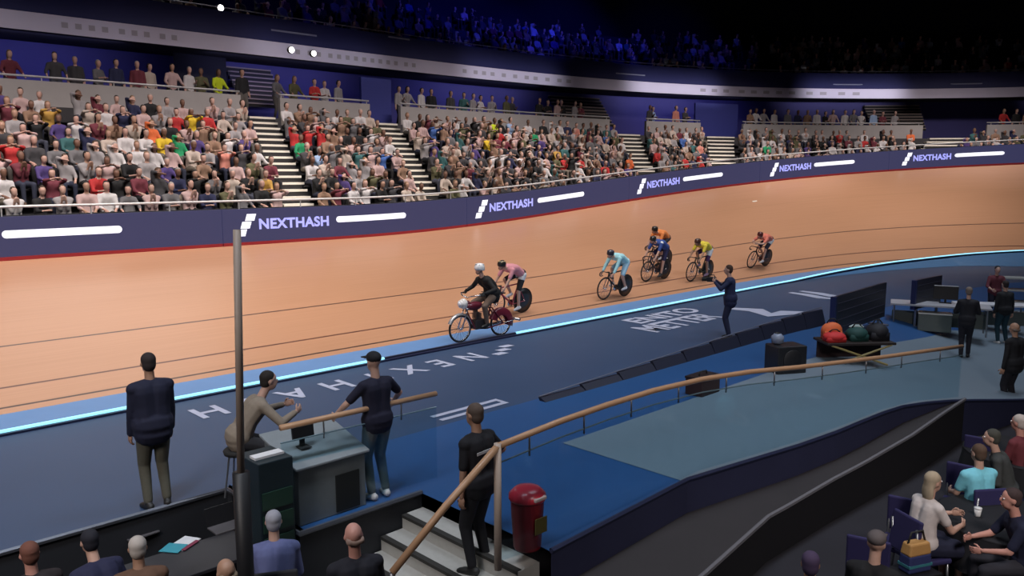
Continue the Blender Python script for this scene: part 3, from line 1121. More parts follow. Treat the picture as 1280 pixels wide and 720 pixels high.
def wheel(root, name, c, r, disc, tyre_w=.012, spokes=18, rim=.035, col=None, rimmat=None):
    cx = V(c)
    hub = MB(); hub.tube([cx + V((-.05, 0, 0)), cx + V((.05, 0, 0))], .022, 10)
    w = hub.build(name, M_STEEL, root, True)
    t = MB(); t.tube([cx + V((0, math.cos(a) * (r - tyre_w), math.sin(a) * (r - tyre_w))) for a in [2 * math.pi * i / 36 for i in range(36)]], tyre_w, 8, closed=True)
    t.build('tyre', M_TYRE, w, True)
    if disc:
        d = MB()
        d.lathe([(.02, -.024), (.16, -.018), (r - .02, -.009), (r - .02, .009), (.16, .018), (.02, .024)], cx, 36, 0, 'X')
        d.build('disc', col or M_CARB, w, True)
    else:
        d = MB()
        d.tube([cx + V((0, math.cos(a) * (r - tyre_w - rim * .55), math.sin(a) * (r - tyre_w - rim * .55))) for a in [2 * math.pi * i / 36 for i in range(36)]], rim * .5, 8, closed=True)
        d.build('rim', rimmat or M_CARB, w, True)
        s = MB()
        for i in range(spokes):
            a = 2 * math.pi * i / spokes
            sx = .03 if i % 2 else -.03
            s.tube([cx + V((sx, math.cos(a + .25) * .02, math.sin(a + .25) * .02)), cx + V((0, math.cos(a) * (r - .03), math.sin(a) * (r - .03)))], .003, 4)
        s.build('spokes', M_STEEL, w)
    return w


def track_bike(m, label, col, crank=40, accent=(.6, .6, .6)):
    root = thing('track_bicycle', label, 'bicycle', mat=m, group='racing track bicycles')
    fm = M('bikeframe_%d_%d_%d' % tuple(int(c * 300) for c in col), col, .3, noise=.04)
    rh, fh, bb = V((0, -.40, .334)), V((0, .575, .334)), V((0, 0, .285))
    st, hb, ht = V((0, -.19, .80)), V((0, .455, .62)), V((0, .425, .77))
    f = MB()
    f.tube([bb, hb], [.026, .024], 10); f.tube([st, ht + V((0, 0, -.02))], [.018, .02], 10)
    f.tube([bb, st, st + V((0, -.045, .12))], [.024, .018, .014], 10); f.tube([hb, ht], .025, 10)
    for s in (-1, 1):
        f.tube([bb + V((s * .03, -.02, 0)), rh + V((s * .058, 0, 0))], [.012, .009], 8)
        f.tube([st + V((s * .02, 0, -.08)), rh + V((s * .058, 0, 0))], [.010, .008], 8)
    f.tube([bb + V((-.035, 0, 0)), bb + V((.035, 0, 0))], .028, 10)
    f.build('frame', fm, root, True)
    f = MB()
    for s in (-1, 1):
        f.tube([hb + V((s * .045, .005, 0)), fh + V((s * .05, 0, 0))], [.014, .009], 8)
    f.box(hb + V((0, .004, .0)), (.11, .04, .04))
    f.build('fork', M_CARB, root, True)
    f = MB()
    c = V((0, .52, .80))
    f.tube([ht, ht + V((0, -.005, .03)), c], .018, 8)
    for s in (-1, 1):
        f.tube([c, c + V((s * .10, .01, 0)), c + V((s * .17, .05, -.01)), c + V((s * .185, .10, -.05)), c + V((s * .19, .095, -.11)), c + V((s * .195, .04, -.14)), c + V((s * .20, -.05, -.14))], .0135, 8)
    h = f.build('handlebar', M_CARB, root, True)
    g = MB()
    for s in (-1, 1): g.tube([c + V((s * .195, .04, -.14)), c + V((s * .20, -.055, -.14))], .017, 8)
    g.build('grip', M_RUB, h, True)
    f = MB()
    f.ell((0, -.30, .945), (.065, .07, .022), 14, 8); f.ell((0, -.18, .948), (.028, .13, .018), 12, 8)
    f.build('saddle', M('saddle_black', (.02, .02, .02), .5), root, True)
    wheel(root, 'rear_wheel', rh, .334, True)
    wheel(root, 'front_wheel', fh, .334, False)
    f = MB(); f.lathe([(.02, .055), (.095, .055), (.10, .060), (.095, .065), (.02, .065)], bb, 30, 0, 'X')
    ch = f.build('crankset', M_STEEL, root, True)
    a = R(crank)
    for s in (1, -1):
        q = MB()
        e = bb + V((s * .085, s * .165 * math.cos(a), s * .165 * math.sin(a)))
        q.tube([bb + V((s * .075, 0, 0)), e], [.014, .010], 8)
        q.build('crank', M_CARB, ch, True)
        q = MB(); q.box(e + V((s * .045, 0, 0)), (.07, .07, .018)); q.build('pedal', M_RUB, ch)
    q = MB()
    lo = [bb + V((.06, 0, .097)), rh + V((.06, 0, .034)), rh + V((.06, -.034, 0)), rh + V((.06, 0, -.034)), bb + V((.06, 0, -.097)), bb + V((.06, .097, 0))]
    q.tube(lo, .005, 5, closed=True); q.build('chain', M_STEEL, root)
    return root


def rider_fig(crank=40, low=0.0, aero=False, k=.97, turn=0.0, wide=0.0):
    a = R(crank)
    bb = V((0, 0, .285))
    feet = []
    for s in (-1, 1):
        e = bb + V((s * .115, s * .165 * math.cos(a), s * .165 * math.sin(a)))
        feet.append(e + V((0, -.085, .10)))
    P = V((0, -.235, 1.045))
    C = V((0, .27, 1.275 - low))
    mid = V((0, .0, 1.245 - low * .5))
    Hd = C + V((turn * .05, .19, .105))
    if aero:
        hands = [(-.10, .66, .97), (.10, .66, .97)]; el = [(-.9, -.1, -.8), (.9, -.1, -.8)]
    else:
        hands = [(-.205 - wide, .53, .72), (.205 + wide, .53, .72)]; el = [(-.9, -.6, -.1), (.9, -.6, -.1)]
    return Fig(P, C, Hd, (turn, 1, -.12), hands, el, feet, [(-.15, 1, .5), (.15, 1, .5)], [(0, 1, -.2), (0, 1, -.2)], mid, k)


def leg_patch(col, t0, t1):
    """white panel wrapped round the upper thigh of the shorts"""
    def ex(root, f):
        caps = [('p', f.hip[i].lerp(f.kn[i], t0), f.hip[i].lerp(f.kn[i], t1), .112 * f.k, .100 * f.k) for i in (0, 1)]
        me = remesh(caps, .014)
        me.materials.append(M('patch_%d_%d' % (int(col[0] * 100), int(col[2] * 100)), col, .8))
        link('thigh_panel', me, root)
    return ex


def sleeve_band(i, col, t0=.0, t1=.9):
    def ex(root, f):
        me = remesh([('t', f.sh[i].lerp(f.el[i], t0), f.sh[i].lerp(f.el[i], t1), .062 * f.k, .055 * f.k)], .014)
        me.materials.append(M('band_%d_%d' % (int(col[0] * 100), int(col[2] * 100)), col, .8))
        link('sleeve_band', me, root)
    return ex


W_ = (.75, .75, .75)
# riders from the front of the string to its tail
m = ride_matrix(-7.95, .46)
track_bike(m, 'racing bicycle with dark disc wheel right behind the motor pacing bike', (.35, .05, .08), 75)
person(rider_fig(75, low=.05, k=.97), 'cyclist in pink top, black shorts and black helmet right behind the motor pacer', mat=m, group='racing cyclists', top=(.62, .26, .30), bot=(.02, .02, .022), leg=.9,
       bot_name='shorts', hat=('helmet', (.02, .02, .02), (.6, .45, .2)), sleeve=.75, shoe=W_, top_name='jersey', extra=leg_patch(W_, .0, .28))
m = ride_matrix(-3.72, .40)
track_bike(m, 'racing bicycle with dark disc wheel under the light blue cyclist', (.03, .03, .035), 20)
person(rider_fig(20, low=.05), 'cyclist in light blue skinsuit and dark helmet, third in the string', mat=m, group='racing cyclists', top=(.36, .66, .72), bot=(.42, .66, .80), leg=.9, bot_name='shorts',
       hat=('helmet', (.03, .03, .045), (.10, .10, .16)), sleeve=1.75, shoe=W_, top_name='jersey')
m = ride_matrix(-.85, 1.05)
track_bike(m, 'racing bicycle with dark disc wheel under the royal blue cyclist', (.03, .03, .05), 110)
person(rider_fig(110, low=.04), 'cyclist in royal blue top with a white shoulder, half hiding an orange one', mat=m, group='racing cyclists', top=(.035, .075, .28), bot=(.03, .03, .09), leg=.9, bot_name='shorts',
       hat=('helmet', (.02, .02, .02), (.04, .04, .05)), sleeve=.8, shoe=(.03, .03, .03), top_name='jersey', extra=sleeve_band(0, W_, -.15, .55))
m = ride_matrix(.15, 1.75)
track_bike(m, 'racing bicycle with dark disc wheel under the orange cyclist, uphill of the royal blue one', (.03, .03, .035), 200)
person(rider_fig(200, low=.03), 'cyclist in orange top leaning behind the royal blue cyclist', mat=m, group='racing cyclists', top=(.75, .23, .06), bot=(.02, .02, .03), leg=.9, bot_name='shorts',
       hat=('helmet', (.025, .018, .015), (.06, .03, .02)), sleeve=.8, shoe=W_, top_name='jersey')
m = ride_matrix(.98, .58)
track_bike(m, 'racing bicycle with a pale wheel rim under the yellow and purple cyclist', (.10, .09, .05), 60)
person(rider_fig(60, low=.07), 'cyclist in yellow top and dark purple shorts with a white side patch', mat=m, group='racing cyclists', top=(.70, .56, .05), bot=(.07, .03, .10), leg=.9, bot_name='shorts',
       hat=('helmet', (.08, .03, .02), (.03, .02, .02)), sleeve=.7, skin='tan', shoe=(.3, .2, .3), top_name='jersey', extra=leg_patch(W_, .02, .45))
m = ride_matrix(5.0, .78, .6)
track_bike(m, 'racing bicycle with dark disc wheel at the tail of the string', (.12, .03, .03), 150)
person(rider_fig(150, low=.14, aero=True), 'last cyclist in red orange top with forearms level on the bars', mat=m, group='racing cyclists', top=(.72, .20, .14), bot=(.03, .03, .05), leg=.9, bot_name='shorts',
       hat=('helmet', (.14, .03, .025), (.05, .02, .02)), sleeve=.75, shoe=W_, top_name='jersey', extra=leg_patch(W_, .0, .35))

# motor pacing bike and its rider on the blue band
M_MAR = M('maroon_paint', (.13, .014, .03), .3, noise=.05)
m = ride_matrix(-10.22, -.93, 0, R(-3))
m.translation = pl(-10.22, -.93, .01)
dn = thing('motor_pacing_bike', 'maroon motor pacing bike with white nose leading the cyclists on the blue band', 'motorbike', mat=m)
rh, fh = V((0, -.56, .31)), V((0, .62, .31))
wheel(dn, 'rear_wheel', rh, .31, False, .022, 24, .03, rimmat=M_STEEL)
wheel(dn, 'front_wheel', fh, .31, False, .022, 24, .03, rimmat=M_STEEL)
f = MB()
hd0, hd1 = V((0, .44, .70)), V((0, .38, .92))
f.tube([hd0, hd1], .028, 10)
for s in (-1, 1):
    f.tube([hd1 + V((s * .02, 0, -.04)), V((s * .06, .0, .74)), V((s * .06, -.25, .70)), rh + V((s * .09, 0, 0))], .016, 8)
    f.tube([hd0 + V((s * .02, 0, 0)), V((s * .07, .25, .28)), V((s * .07, -.1, .24)), rh + V((s * .09, 0, 0))], .016, 8)
f.tube([V((0, -.1, .24)), V((0, -.26, .72)), V((0, -.29, .84))], .018, 8)
f.build('frame', M_MAR, dn, True)
f = MB()
for s in (-1, 1):
    f.tube([hd0 + V((s * .07, .0, .06)), hd0 + V((s * .07, .03, 0)), fh + V((s * .075, 0, 0))], .016, 8)
f.box(hd0 + V((0, .01, .05)), (.18, .06, .03))
f.build('fork', M_STEEL, dn, True)
f = MB(); f.ell((0, .22, .78), (.10, .24, .10), 18, 10); f.build('fuel_tank', M_MAR, dn, True)
f = MB(); f.ell((0, .52, .86), (.11, .09, .12), 16, 10); f.lathe([(.085, .56), (.085, .62), (.06, .635)], (0, 0, .86), 16, 0, 'Y')
f.build('front_nose', M('nose_white', (.75, .73, .70), .35), dn, True)
f = MB(); f.lathe([(.01, .632), (.065, .636), (.01, .65)], (0, 0, .86), 16, 0, 'Y'); f.build('headlamp', M('lamp_glass', (.8, .8, .85), .15), dn, True)
f = MB(); f.box((0, .10, .36), (.20, .30, .22))
e = f.build('engine', M('engine_grey', (.05, .045, .05), .5, .5), dn, bevel=.02)
f = MB()
for i in range(6): f.box((0, .14, .50 + i * .022), (.17, .16, .010))
f.tube([V((0, .14, .46)), V((0, .14, .63))], .05, 12)
f.build('cylinder_fins', M('fins_grey', (.16, .15, .15), .4, .8), e)
f = MB(); f.tube([V((.10, .16, .46)), V((.16, .12, .30)), V((.16, -.30, .24)), V((.16, -.72, .27))], [.02, .025, .035, .03], 10); f.build('exhaust', M_STEEL, dn, True)
f = MB()
for s in (-1, 1):
    f.tube([hd1 + V((0, .02, .06)), V((s * .16, .44, 1.03)), V((s * .29, .36, 1.06)), V((s * .33, .22, 1.05))], .014, 8)
hb_ = f.build('handlebar', M_STEEL, dn, True)
f = MB()
for s in (-1, 1): f.tube([V((s * .315, .28, 1.055)), V((s * .335, .17, 1.048))], .02, 8)
f.build('grip', M_RUB, hb_, True)
f = MB(); f.ell((0, -.32, .88), (.13, .15, .045), 16, 8); f.ell((0, -.17, .88), (.05, .12, .035), 12, 8)
f.build('saddle', M('saddle_brown', (.05, .025, .015), .5), dn, True)


def guard(c, r, a0, a1, w, skirt):
    g = MB(); n = 16
    vs = []
    for i in range(n + 1):
        a = R(a0 + (a1 - a0) * i / n)
        for x, rr in ((-w, r - skirt), (-w, r - .01), (-w * .5, r + .015), (w * .5, r + .015), (w, r - .01), (w, r - skirt)):
            vs.append(V(c) + V((x, math.cos(a) * rr, math.sin(a) * rr)))
    fs = [(i * 6 + j, i * 6 + j + 1, i * 6 + 7 + j, i * 6 + 6 + j) for i in range(n) for j in range(5)]
    return g.add(vs, fs)


guard(rh, .34, 20, 200, .06, .16).build('rear_mudguard', M_MAR, dn, True)
guard(fh, .335, 25, 170, .045, .03).build('front_mudguard', M('guard_silver', (.5, .48, .48), .35, .6), dn, True)
f = MB()
for s in (-1, 1): f.tube([rh + V((s * .10, 0, 0)), rh + V((s * .14, -.34, .06))], .010, 6)
f.tube([rh + V((-.26, -.36, .06)), rh + V((.26, -.36, .06))], .028, 12)
f.build('rear_roller', M_STEEL, dn, True)
f = MB(); f.box((-.13, -.02, .27), (.10, .09, .02)); f.build('pedal', M_RUB, dn)
f = MB(); f.box((.13, .04, .29), (.10, .09, .02)); f.build('pedal', M_RUB, dn)
dfig = Fig((0, -.30, .98), (0, -.02, 1.38), (0, .07, 1.60), (0, 1, -.05), [(-.33, .16, 1.09), (.33, .16, 1.09)], [(-.9, -.5, -.5), (.9, -.5, -.5)],
           [(-.13, -.05, .375), (.13, .0, .40)], [(-.35, 1, .5), (.35, 1, .5)], [(-.1, 1, -.1), (.1, 1, -.1)], (0, -.24, 1.20), 1.0, girth=1.12)
person(dfig, 'motor pacer sitting upright in black jacket, white helmet and brown trousers', mat=m, top=(.008, .008, .009), bot=(.16, .11, .085), shoe=(.02, .02, .02), top_name='jacket',
       sleeve=1.95, hat=('helmet', (.85, .85, .85), (.7, .7, .7)), glove=(.02, .02, .02), skin='fair')

# ================================================================== INFIELD
YAW_T = math.atan2(-outw(-10).x, outw(-10).y)     # facing the track


def lb_person(f, label, p, rz, **kw):
    return person(f, label, V(p), rz, **kw)


def back_print(col, w, h, z=.0):
    def ex(root, f):
        up = (f.C - f.mid).normalized()
        m_ = MB()
        bc = f.C - up * .14 * f.k
        m_.box(bc + V((0, -.128 * f.k, 0)), (w, .006, h))
        m_.build('back_stripe', M('print_white', (.6, .6, .62), .8), root)
    return ex


p = G(198, 634)
lb_person(stand_fig(1.0, 0.02, hands=[(-.22, .10, .84), (.22, .10, .84)], elbows=[(-.5, -1, -.2), (.5, -1, -.2)], stance=.10, girth=1.12),
          'man in navy jacket and khaki trousers watching from the platform edge, back turned', p, YAW_T - .1, top=(.010, .012, .035), bot=(.105, .10, .075), hair=(.03, .02, .02), sleeve=1.95, top_name='jacket', skin='tan')
p = G(474, 622)
lb_person(stand_fig(.97, .03, hands=[(-.36, .30, 1.0), (.42, .26, 1.02)], elbows=[(-1, -.6, -.3), (1, -.6, -.3)], stance=.10),
          'man in navy T-shirt, dark cap and grey trousers standing behind the short glass rail', p, YAW_T, top=(.010, .010, .030), bot=(.10, .115, .125), shoe=(.5, .5, .5), sleeve=.75, hat=('cap', (.01, .01, .015), (0, 0, 0)), top_name='shirt', skin='fair')
p = pl(-17.04, -8.42, -.334)
lb_person(stand_fig(1.0, .04, hands=[(-.24, .02, .82), (.44, .20, 1.05)], elbows=[(-.9, -.6, -.3), (.8, -.7, -.4)], stance=.11, step=.0, girth=1.12),
          'staff man in black T-shirt with a white back stripe standing on the grey steps', p, YAW_T + .12, top=(.008, .008, .012), bot=(.010, .010, .014), hair=(.10, .07, .055), sleeve=.8, skin='tan', extra=back_print(0, .30, .028))
p = GF(911, 423)
lb_person(stand_fig(.95, .06, hands=[(-.16, .34, 1.30), (.14, .34, 1.30)], elbows=[(-.8, -.3, -.9), (.8, -.3, -.9)], stance=.10, girth=1.15),
          'person in dark blue standing on the floor lettering holding a camera up', p, YAW_T + .5, top=(.012, .018, .06), bot=(.012, .016, .05), hair=(.06, .03, .02), sleeve=1.95, top_name='jacket')
q = p + Matrix.Rotation(YAW_T + .5, 3, 'Z') @ V((0, .43, 1.34))
vc = thing('video_camera', 'small dark video camera held up by the standing person in dark blue', 'camera', q, YAW_T + .5)
f = MB(); f.box((0, 0, 0), (.10, .20, .11)); f.build('body', M_CARB, vc, bevel=.012)
f = MB(); f.lathe([(.042, .10), (.042, .18), (.05, .18), (.05, .21), (.035, .21)], (0, 0, 0), 16, 0, 'Y'); f.build('lens', M_RUB, vc, True)
f = MB(); f.tube([V((0, -.08, .05)), V((0, -.06, .10)), V((0, .06, .10)), V((0, .08, .05))], .011, 6); f.build('carry_handle', M_RUB, vc, True)

# glass rails
GLS = glass_mat('rail_glass', (.84, .93, .96), .04)
M_OAK = M('rail_oak', (.50, .29, .165), .35, noise=.12, scale=8)
M_POST = M('post_steel', (.30, .31, .33), .35, .8)


def glass_rail(name, label, pts, floor, r=.032):
    o0 = pts[0].copy(); o0.z = floor(pts[0])
    root = thing(name, label, 'glass rail', o0)
    f = MB(); f.tube([p - o0 for p in pts], r, 10); f.build('handrail', M_OAK, root, True)
    for a, b in zip(pts[:-1], pts[1:]):
        n = max(1, round((b - a).length / 1.3))
        for i in range(n):
            p, q = a.lerp(b, i / n), a.lerp(b, (i + 1) / n)
            g = MB()
            d = (q - p); d.z = 0; d.normalize()
            nn = V((-d.y, d.x, 0)) * .008
            fp, fq = V((p.x, p.y, floor(p) + .05)), V((q.x, q.y, floor(q) + .05))
            pp, qq = p - V((0, 0, .17)), q - V((0, 0, .17))
            vs = [v + nn - o0 for v in (fp, fq, qq, pp)] + [v - nn - o0 for v in (fp, fq, qq, pp)]
            g.add(vs, [(0, 1, 2, 3), (7, 6, 5, 4), (2, 6, 7, 3)])
            g.build('glass_panel', GLS, root)
            c = MB(); c.tube([pp - o0 + V((0, 0, .004)), qq - o0 + V((0, 0, .004))], .009, 6); c.build('glass_edge', M('glass_edge', (.16, .26, .32), .3), root)
            m_ = (pp + qq) / 2
            c = MB(); c.tube([m_ - o0 - V((0, 0, .05)), m_ - o0 + V((0, 0, .18))], .010, 6); c.build('bracket', M_POST, root, True)
    return root


glass_rail('glass_rail', 'short glass rail with a wooden handrail between counter and steps', [G(350, 535, 1.1), G(545, 492, 1.1)], lambda p: 0)
RC = [(-.02, 7.24, 1.27), (.47, 7.74, 1.29), (1.01, 8.32, 1.29), (1.62, 8.97, 1.27), (2.33, 9.67, 1.22), (3.07, 10.17, 1.19), (3.89, 10.74, 1.11), (4.86, 11.5, 1.01),
      (5.83, 12.34, .89), (6.67, 13.02, .81), (7.9, 13.9, .72)]
NEW = G(622, 558, 1.2)
lowr = [NEW + V((0, 0, 0)), G(556, 634, .75), G(490, 716, .28)]
rt = glass_rail('glass_rail', 'long glass rail with a wooden handrail along the platform edge', [NEW] + [V(p) for p in RC[1:]], lambda p: zf(p.x, p.y))
sr = thing('stair_handrail', 'wooden handrail slanting down beside the grey steps', 'handrail', V((NEW.x, NEW.y, 0)))
o0 = V((NEW.x, NEW.y, 0))
f = MB(); f.tube([p - o0 for p in lowr], .036, 10); f.build('rail', M_OAK, sr, True)
f = MB(); f.tube([V((NEW.x, NEW.y, -.02)) - o0, NEW + V((0, 0, .03)) - o0], .036, 10); f.build('newel_post', M('newel_pale', (.55, .45, .38), .4), sr, True)
f = MB(); pe = lowr[2]; f.tube([V((pe.x, pe.y, LOW)) - o0, pe - o0], .025, 8); f.build('post', M_POST, sr, True)

# red lidded bin at the corner of the platform
p = G(659, 684)
rb = thing('waste_bin', 'red lidded bin at the platform corner beside the steps', 'bin', p, YAW_T)
f = MB(); f.lathe([(.13, 0), (.14, .02), (.17, .50), (.175, .52), (.165, .52), (.13, .05)], n=28, caps=True); f.build('body', M('bin_red', (.26, .012, .02), .4), rb, True)
f = MB(); f.lathe([(.18, .51), (.19, .53), (.185, .57), (.13, .625), (.05, .64)], n=28); f.build('lid', M('lid_red', (.50, .03, .05), .3), rb, True)
f = MB(); f.box((0, -.165, .56), (.16, .06, .035)); f.build('flap', M('flap_pale', (.6, .5, .48), .4), rb, bevel=.008)
f = MB(); f.box((.02, -.172, .28), (.16, .012, .16)); f.build('sticker', M('sticker_olive', (.10, .085, .02), .6), rb)

# counter with monitors, equipment rack and pole
yawc = YAW_T
ct = thing('counter', 'pale grey counter with sloping top by the short glass rail', 'counter', pl(-17.78, -6.5), yawc)
f = MB()
vs = [(-.42, -.36, 0), (.42, -.36, 0), (.42, .36, 0), (-.42, .36, 0), (-.42, -.36, .62), (.42, -.36, .62), (.42, .36, .80), (-.42, .36, .80)]
f.add([V(v) for v in vs], [(3, 2, 1, 0), (4, 5, 6, 7), (0, 1, 5, 4), (1, 2, 6, 5), (2, 3, 7, 6), (3, 0, 4, 7)])
f.build('body', M('counter_grey', (.155, .18, .19), .6), ct, bevel=.01)
f = MB()
vs = [(-.46, -.40, .625), (.46, -.40, .625), (.46, .40, .825), (-.46, .40, .825)]
f.add([V(v) for v in vs] + [V(v) + V((0, 0, .03)) for v in vs], [(3, 2, 1, 0), (4, 5, 6, 7), (0, 1, 5, 4), (1, 2, 6, 5), (2, 3, 7, 6), (3, 0, 4, 7)])
f.build('top', M('counter_top', (.26, .29, .31), .45), ct, bevel=.008)
f = MB(); f.box((.18, -.365, .24), (.30, .02, .42)); f.build('front_opening', M('opening_dark', (.008, .01, .01), .8), ct)


def monitor(label, p, rz, w, h, tilt, z0=0.0):
    r = thing('monitor', label, 'monitor', p, rz)
    rot = Matrix.Rotation(R(tilt), 3, 'X')
    f = MB(); f.box((0, 0, .10 + h / 2), (w, .035, h), rot=rot); f.build('screen_case', M_CARB, r, bevel=.006)
    f = MB(); f.box(V((0, 0, .10 + h / 2)) + rot @ V((0, 0, h / 2 + .008)), (w * .98, .04, .014), rot=rot); f.build('top_edge', M('edge_white', (.8, .8, .82), .4), r)
    f = MB(); f.box((0, .02, .06), (.05, .03, .12)); f.box((0, .02, .006), (w * .5, .18, .012)); f.build('stand', M_RUB, r)
    return r


monitor('small dark monitor with pale top edge standing on the sloping counter', pl(-17.95, -6.55, .745), yawc, .26, .16, -8)
rk = thing('equipment_rack', 'tall dark rack with a pale strip on top left of the counter', 'rack', pl(-18.52, -6.78, LOW), yawc)
f = MB(); f.box((0, 0, .93), (.38, .46, 1.86)); f.build('case', M('rack_teal', (.010, .022, .030), .5), rk, bevel=.01)
f = MB()
for i in range(5): f.box((.0, -.235, .5 + i * .24), (.33, .02, .18))
f.build('front_units', M('rack_green', (.012, .045, .03), .5), rk)
f = MB(); f.box((0, -.05, 1.875), (.32, .12, .025)); f.build('top_strip', M('edge_white'), rk)
po = thing('pole', 'thin tall brown grey pole rising from the lower floor left of the counter', 'pole', (-2.45, 7.0, LOW))
f = MB(); f.tube([V((0, 0, 0)), V((0, 0, 2.05))], .075, 16); f.build('sleeve', M('sleeve_black', (.012, .012, .014), .5), po, True)
f = MB(); f.tube([V((0, 0, 2.0)), V((.07, .0, 4.24))], .034, 12); f.build('mast', M('mast_brown', (.30, .235, .19), .5), po, True)
f = MB(); f.lathe([(.22, 0), (.22, .03), (.08, .06)], n=20); f.build('base', M_CARB, po, True)
sf = sit_fig(1.0, .55, .55, hands=[(-.2, .62, .93), (.2, .62, .93)], elbows=[(-.8, -.2, -.8), (.8, -.2, -.8)], feet=[(-.14, .30, .085), (.14, .30, .085)])
stool_p = pl(-18.22, -5.55)


def stool(label, p, h, group=None):
    r = thing('stool', label, 'stool', p, 0, group)
    f = MB(); f.lathe([(.02, h - .06), (.17, h - .06), (.18, h - .02), (.16, h), (.02, h)], n=20); f.build('seat', M_RUB, r, True)
    for i in range(4):
        a = R(45 + 90 * i)
        f = MB(); f.tube([V((math.cos(a) * .12, math.sin(a) * .12, h - .05)), V((math.cos(a) * .2, math.sin(a) * .2, 0))], .012, 6); f.build('leg', M_POST, r)
    return r


stool('round black stool behind the pale grey counter', stool_p, .55)
lb_person(sf, 'dark haired person in beige top leaning forward behind the counter by the pole', stool_p, YAW_T - R(100), top=(.27, .22, .17), bot=(.03, .03, .035), hair=(.02, .015, .012), sleeve=1.9)


# lower left: long desk under the platform with people from behind
def chair_proto(name, label, group, cushion, loc, rz):
    r = thing(name, label, 'chair', loc, rz, group)
    cm = M('cushion_%d_%d_%d' % tuple(int(c * 300) for c in cushion), cushion, .8)
    f = MB(); f.box((0, .02, .44), (.44, .44, .06)); f.build('seat', cm, r, bevel=.02)
    f = MB()
    for i in range(1): f.box((0, -.215, .72), (.43, .045, .44), rot=Matrix.Rotation(R(-7), 3, 'X'))
    f.build('backrest', cm, r, bevel=.02)
    for sx in (-1, 1):
        f = MB(); f.tube([V((sx * .19, .20, .42)), V((sx * .20, .22, 0))], .014, 8); f.build('leg', M_POST, r, True)
        f = MB(); f.tube([V((sx * .19, -.24, .85)), V((sx * .19, -.19, .42)), V((sx * .20, -.23, 0))], .014, 8); f.build('leg', M_POST, r, True)
    return r


def copy_thing(root, loc, rz, label):
    r = root.copy(); COL.objects.link(r)
    r.location = loc; r.rotation_euler = (0, 0, rz); r['label'] = label
    for c in root.children:
        d = c.copy(); COL.objects.link(d); d.parent = r
        for g in c.children:
            e = g.copy(); COL.objects.link(e); e.parent = d
    return r


dk = thing('desk', 'long dark desk on the lower floor under the platform edge', 'desk', pl(-20.5, -6.25, LOW), YAW_T)
f = MB(); f.box((0, 0, .73), (4.0, .70, .04)); f.build('top', M('desk_dark', (.035, .034, .04), .5), dk, bevel=.006)
f = MB(); f.box((0, .30, .40), (3.9, .03, .62)); f.build('back_panel', M_FDARK, dk)
for sx in (-1.85, 0, 1.85):
    for sy in (-.28, .24):
        f = MB(); f.tube([V((sx, sy, 0)), V((sx, sy, .72))], .025, 8); f.build('leg', M_POST, dk)
Z = LOW + .75


def on_desk(px, py): return G(px, py, Z)


def laptop(label, p, rz):
    r = thing('laptop', label, 'laptop', p, rz)
    f = MB(); f.box((0, 0, .01), (.34, .24, .018)); f.build('keyboard_base', M('laptop_grey', (.16, .15, .16), .4, .4), r, bevel=.004)
    f = MB(); f.box((0, .15, .11), (.34, .012, .22), rot=Matrix.Rotation(R(-18), 3, 'X')); f.build('screen', M_CARB, r, bevel=.004)
    return r


laptop('grey laptop open on the dark desk beside the colourful papers', on_desk(283, 660), YAW_T)
laptop('grey laptop open on the dark desk behind the grey haired person', on_desk(175, 668), YAW_T + .1)
pp_ = thing('paper_stack', 'teal and white papers lying on the dark desk', 'papers', on_desk(226, 682), YAW_T + .5)
f = MB(); f.box((.05, 0, .004), (.30, .21, .008)); f.build('white_sheet', M('paper_white', (.75, .75, .78), .6), pp_)
f = MB(); f.box((-.09, .02, .012), (.20, .22, .006), rz=.15); f.build('teal_sheet', M('paper_teal', (.05, .33, .42), .6), pp_)
f = MB(); f.box((.02, -.11, .012), (.24, .05, .006), rz=.02); f.build('magenta_strip', M('paper_magenta', (.22, .03, .07), .6), pp_)
CH = None
LL = [((36, 694), 7.2, 0.0, dict(top=(.018, .012, .014), skin='red', hair=(.16, .06, .04)), 'person with reddish hair and dark top seated at the far left of the dark desk', .08),
      ((110, 672), 6.9, .1, dict(top=(.016, .018, .055), skin='fair', hair=(.012, .012, .02), sleeve=1.95, top_name='jacket'), 'broad person in navy jacket hunched over the dark desk', .45),
      ((172, 686), 7.0, -.3, dict(top=(.12, .06, .035), skin='tan', hair=(.45, .40, .36)), 'grey haired person in brown top seated at the dark desk', .15),
      ((281, 716), 6.6, .0, dict(top=(.03, .03, .035), skin='tan', hair=(.2, .15, .1), hairstyle='bald'), 'bald person at the bottom edge seated left of the pole', .1),
      ((342, 652), 7.6, -.5, dict(top=(.13, .15, .32), skin='fair', hair=(.35, .35, .40), sleeve=1.2), 'person in pale blue violet top seated below the counter', .2)]
for (px, py), d, dy, kw, lab, lean in LL:
    h = G(px, py, LOW + 1.28)
    rz = YAW_T + dy
    off = Matrix.Rotation(rz, 3, 'Z') @ V((0, .53 * math.sin(lean) + .05 + .15 * math.sin(lean), 0))
    loc = V((h.x, h.y, LOW)) - off
    if CH is None:
        CH = chair_proto('chair', 'black chair under the person with reddish hair at the dark desk', 'chairs at the dark desk', (.02, .02, .025), loc, rz)
    else:
        copy_thing(CH, loc, rz, 'black chair under the ' + lab.split(' seated')[0].split(' hunched')[0].split(' at the')[0])
    lb_person(sit_fig(1.0, lean, .47, girth=1.1), lab, loc, rz, **kw)
D = ray(446, 680); t = 6.55 / D.y
lb_person(stand_fig(1.0, .05, girth=1.1), 'bald man in dark jacket standing on the lower floor at the bottom edge', (D.x * t, 6.5, LOW), YAW_T - .3, top=(.012, .012, .02), bot=(.02, .02, .03), skin='red', hair=(.3, .2, .16),
          hairstyle='bald', sleeve=1.95, top_name='jacket')

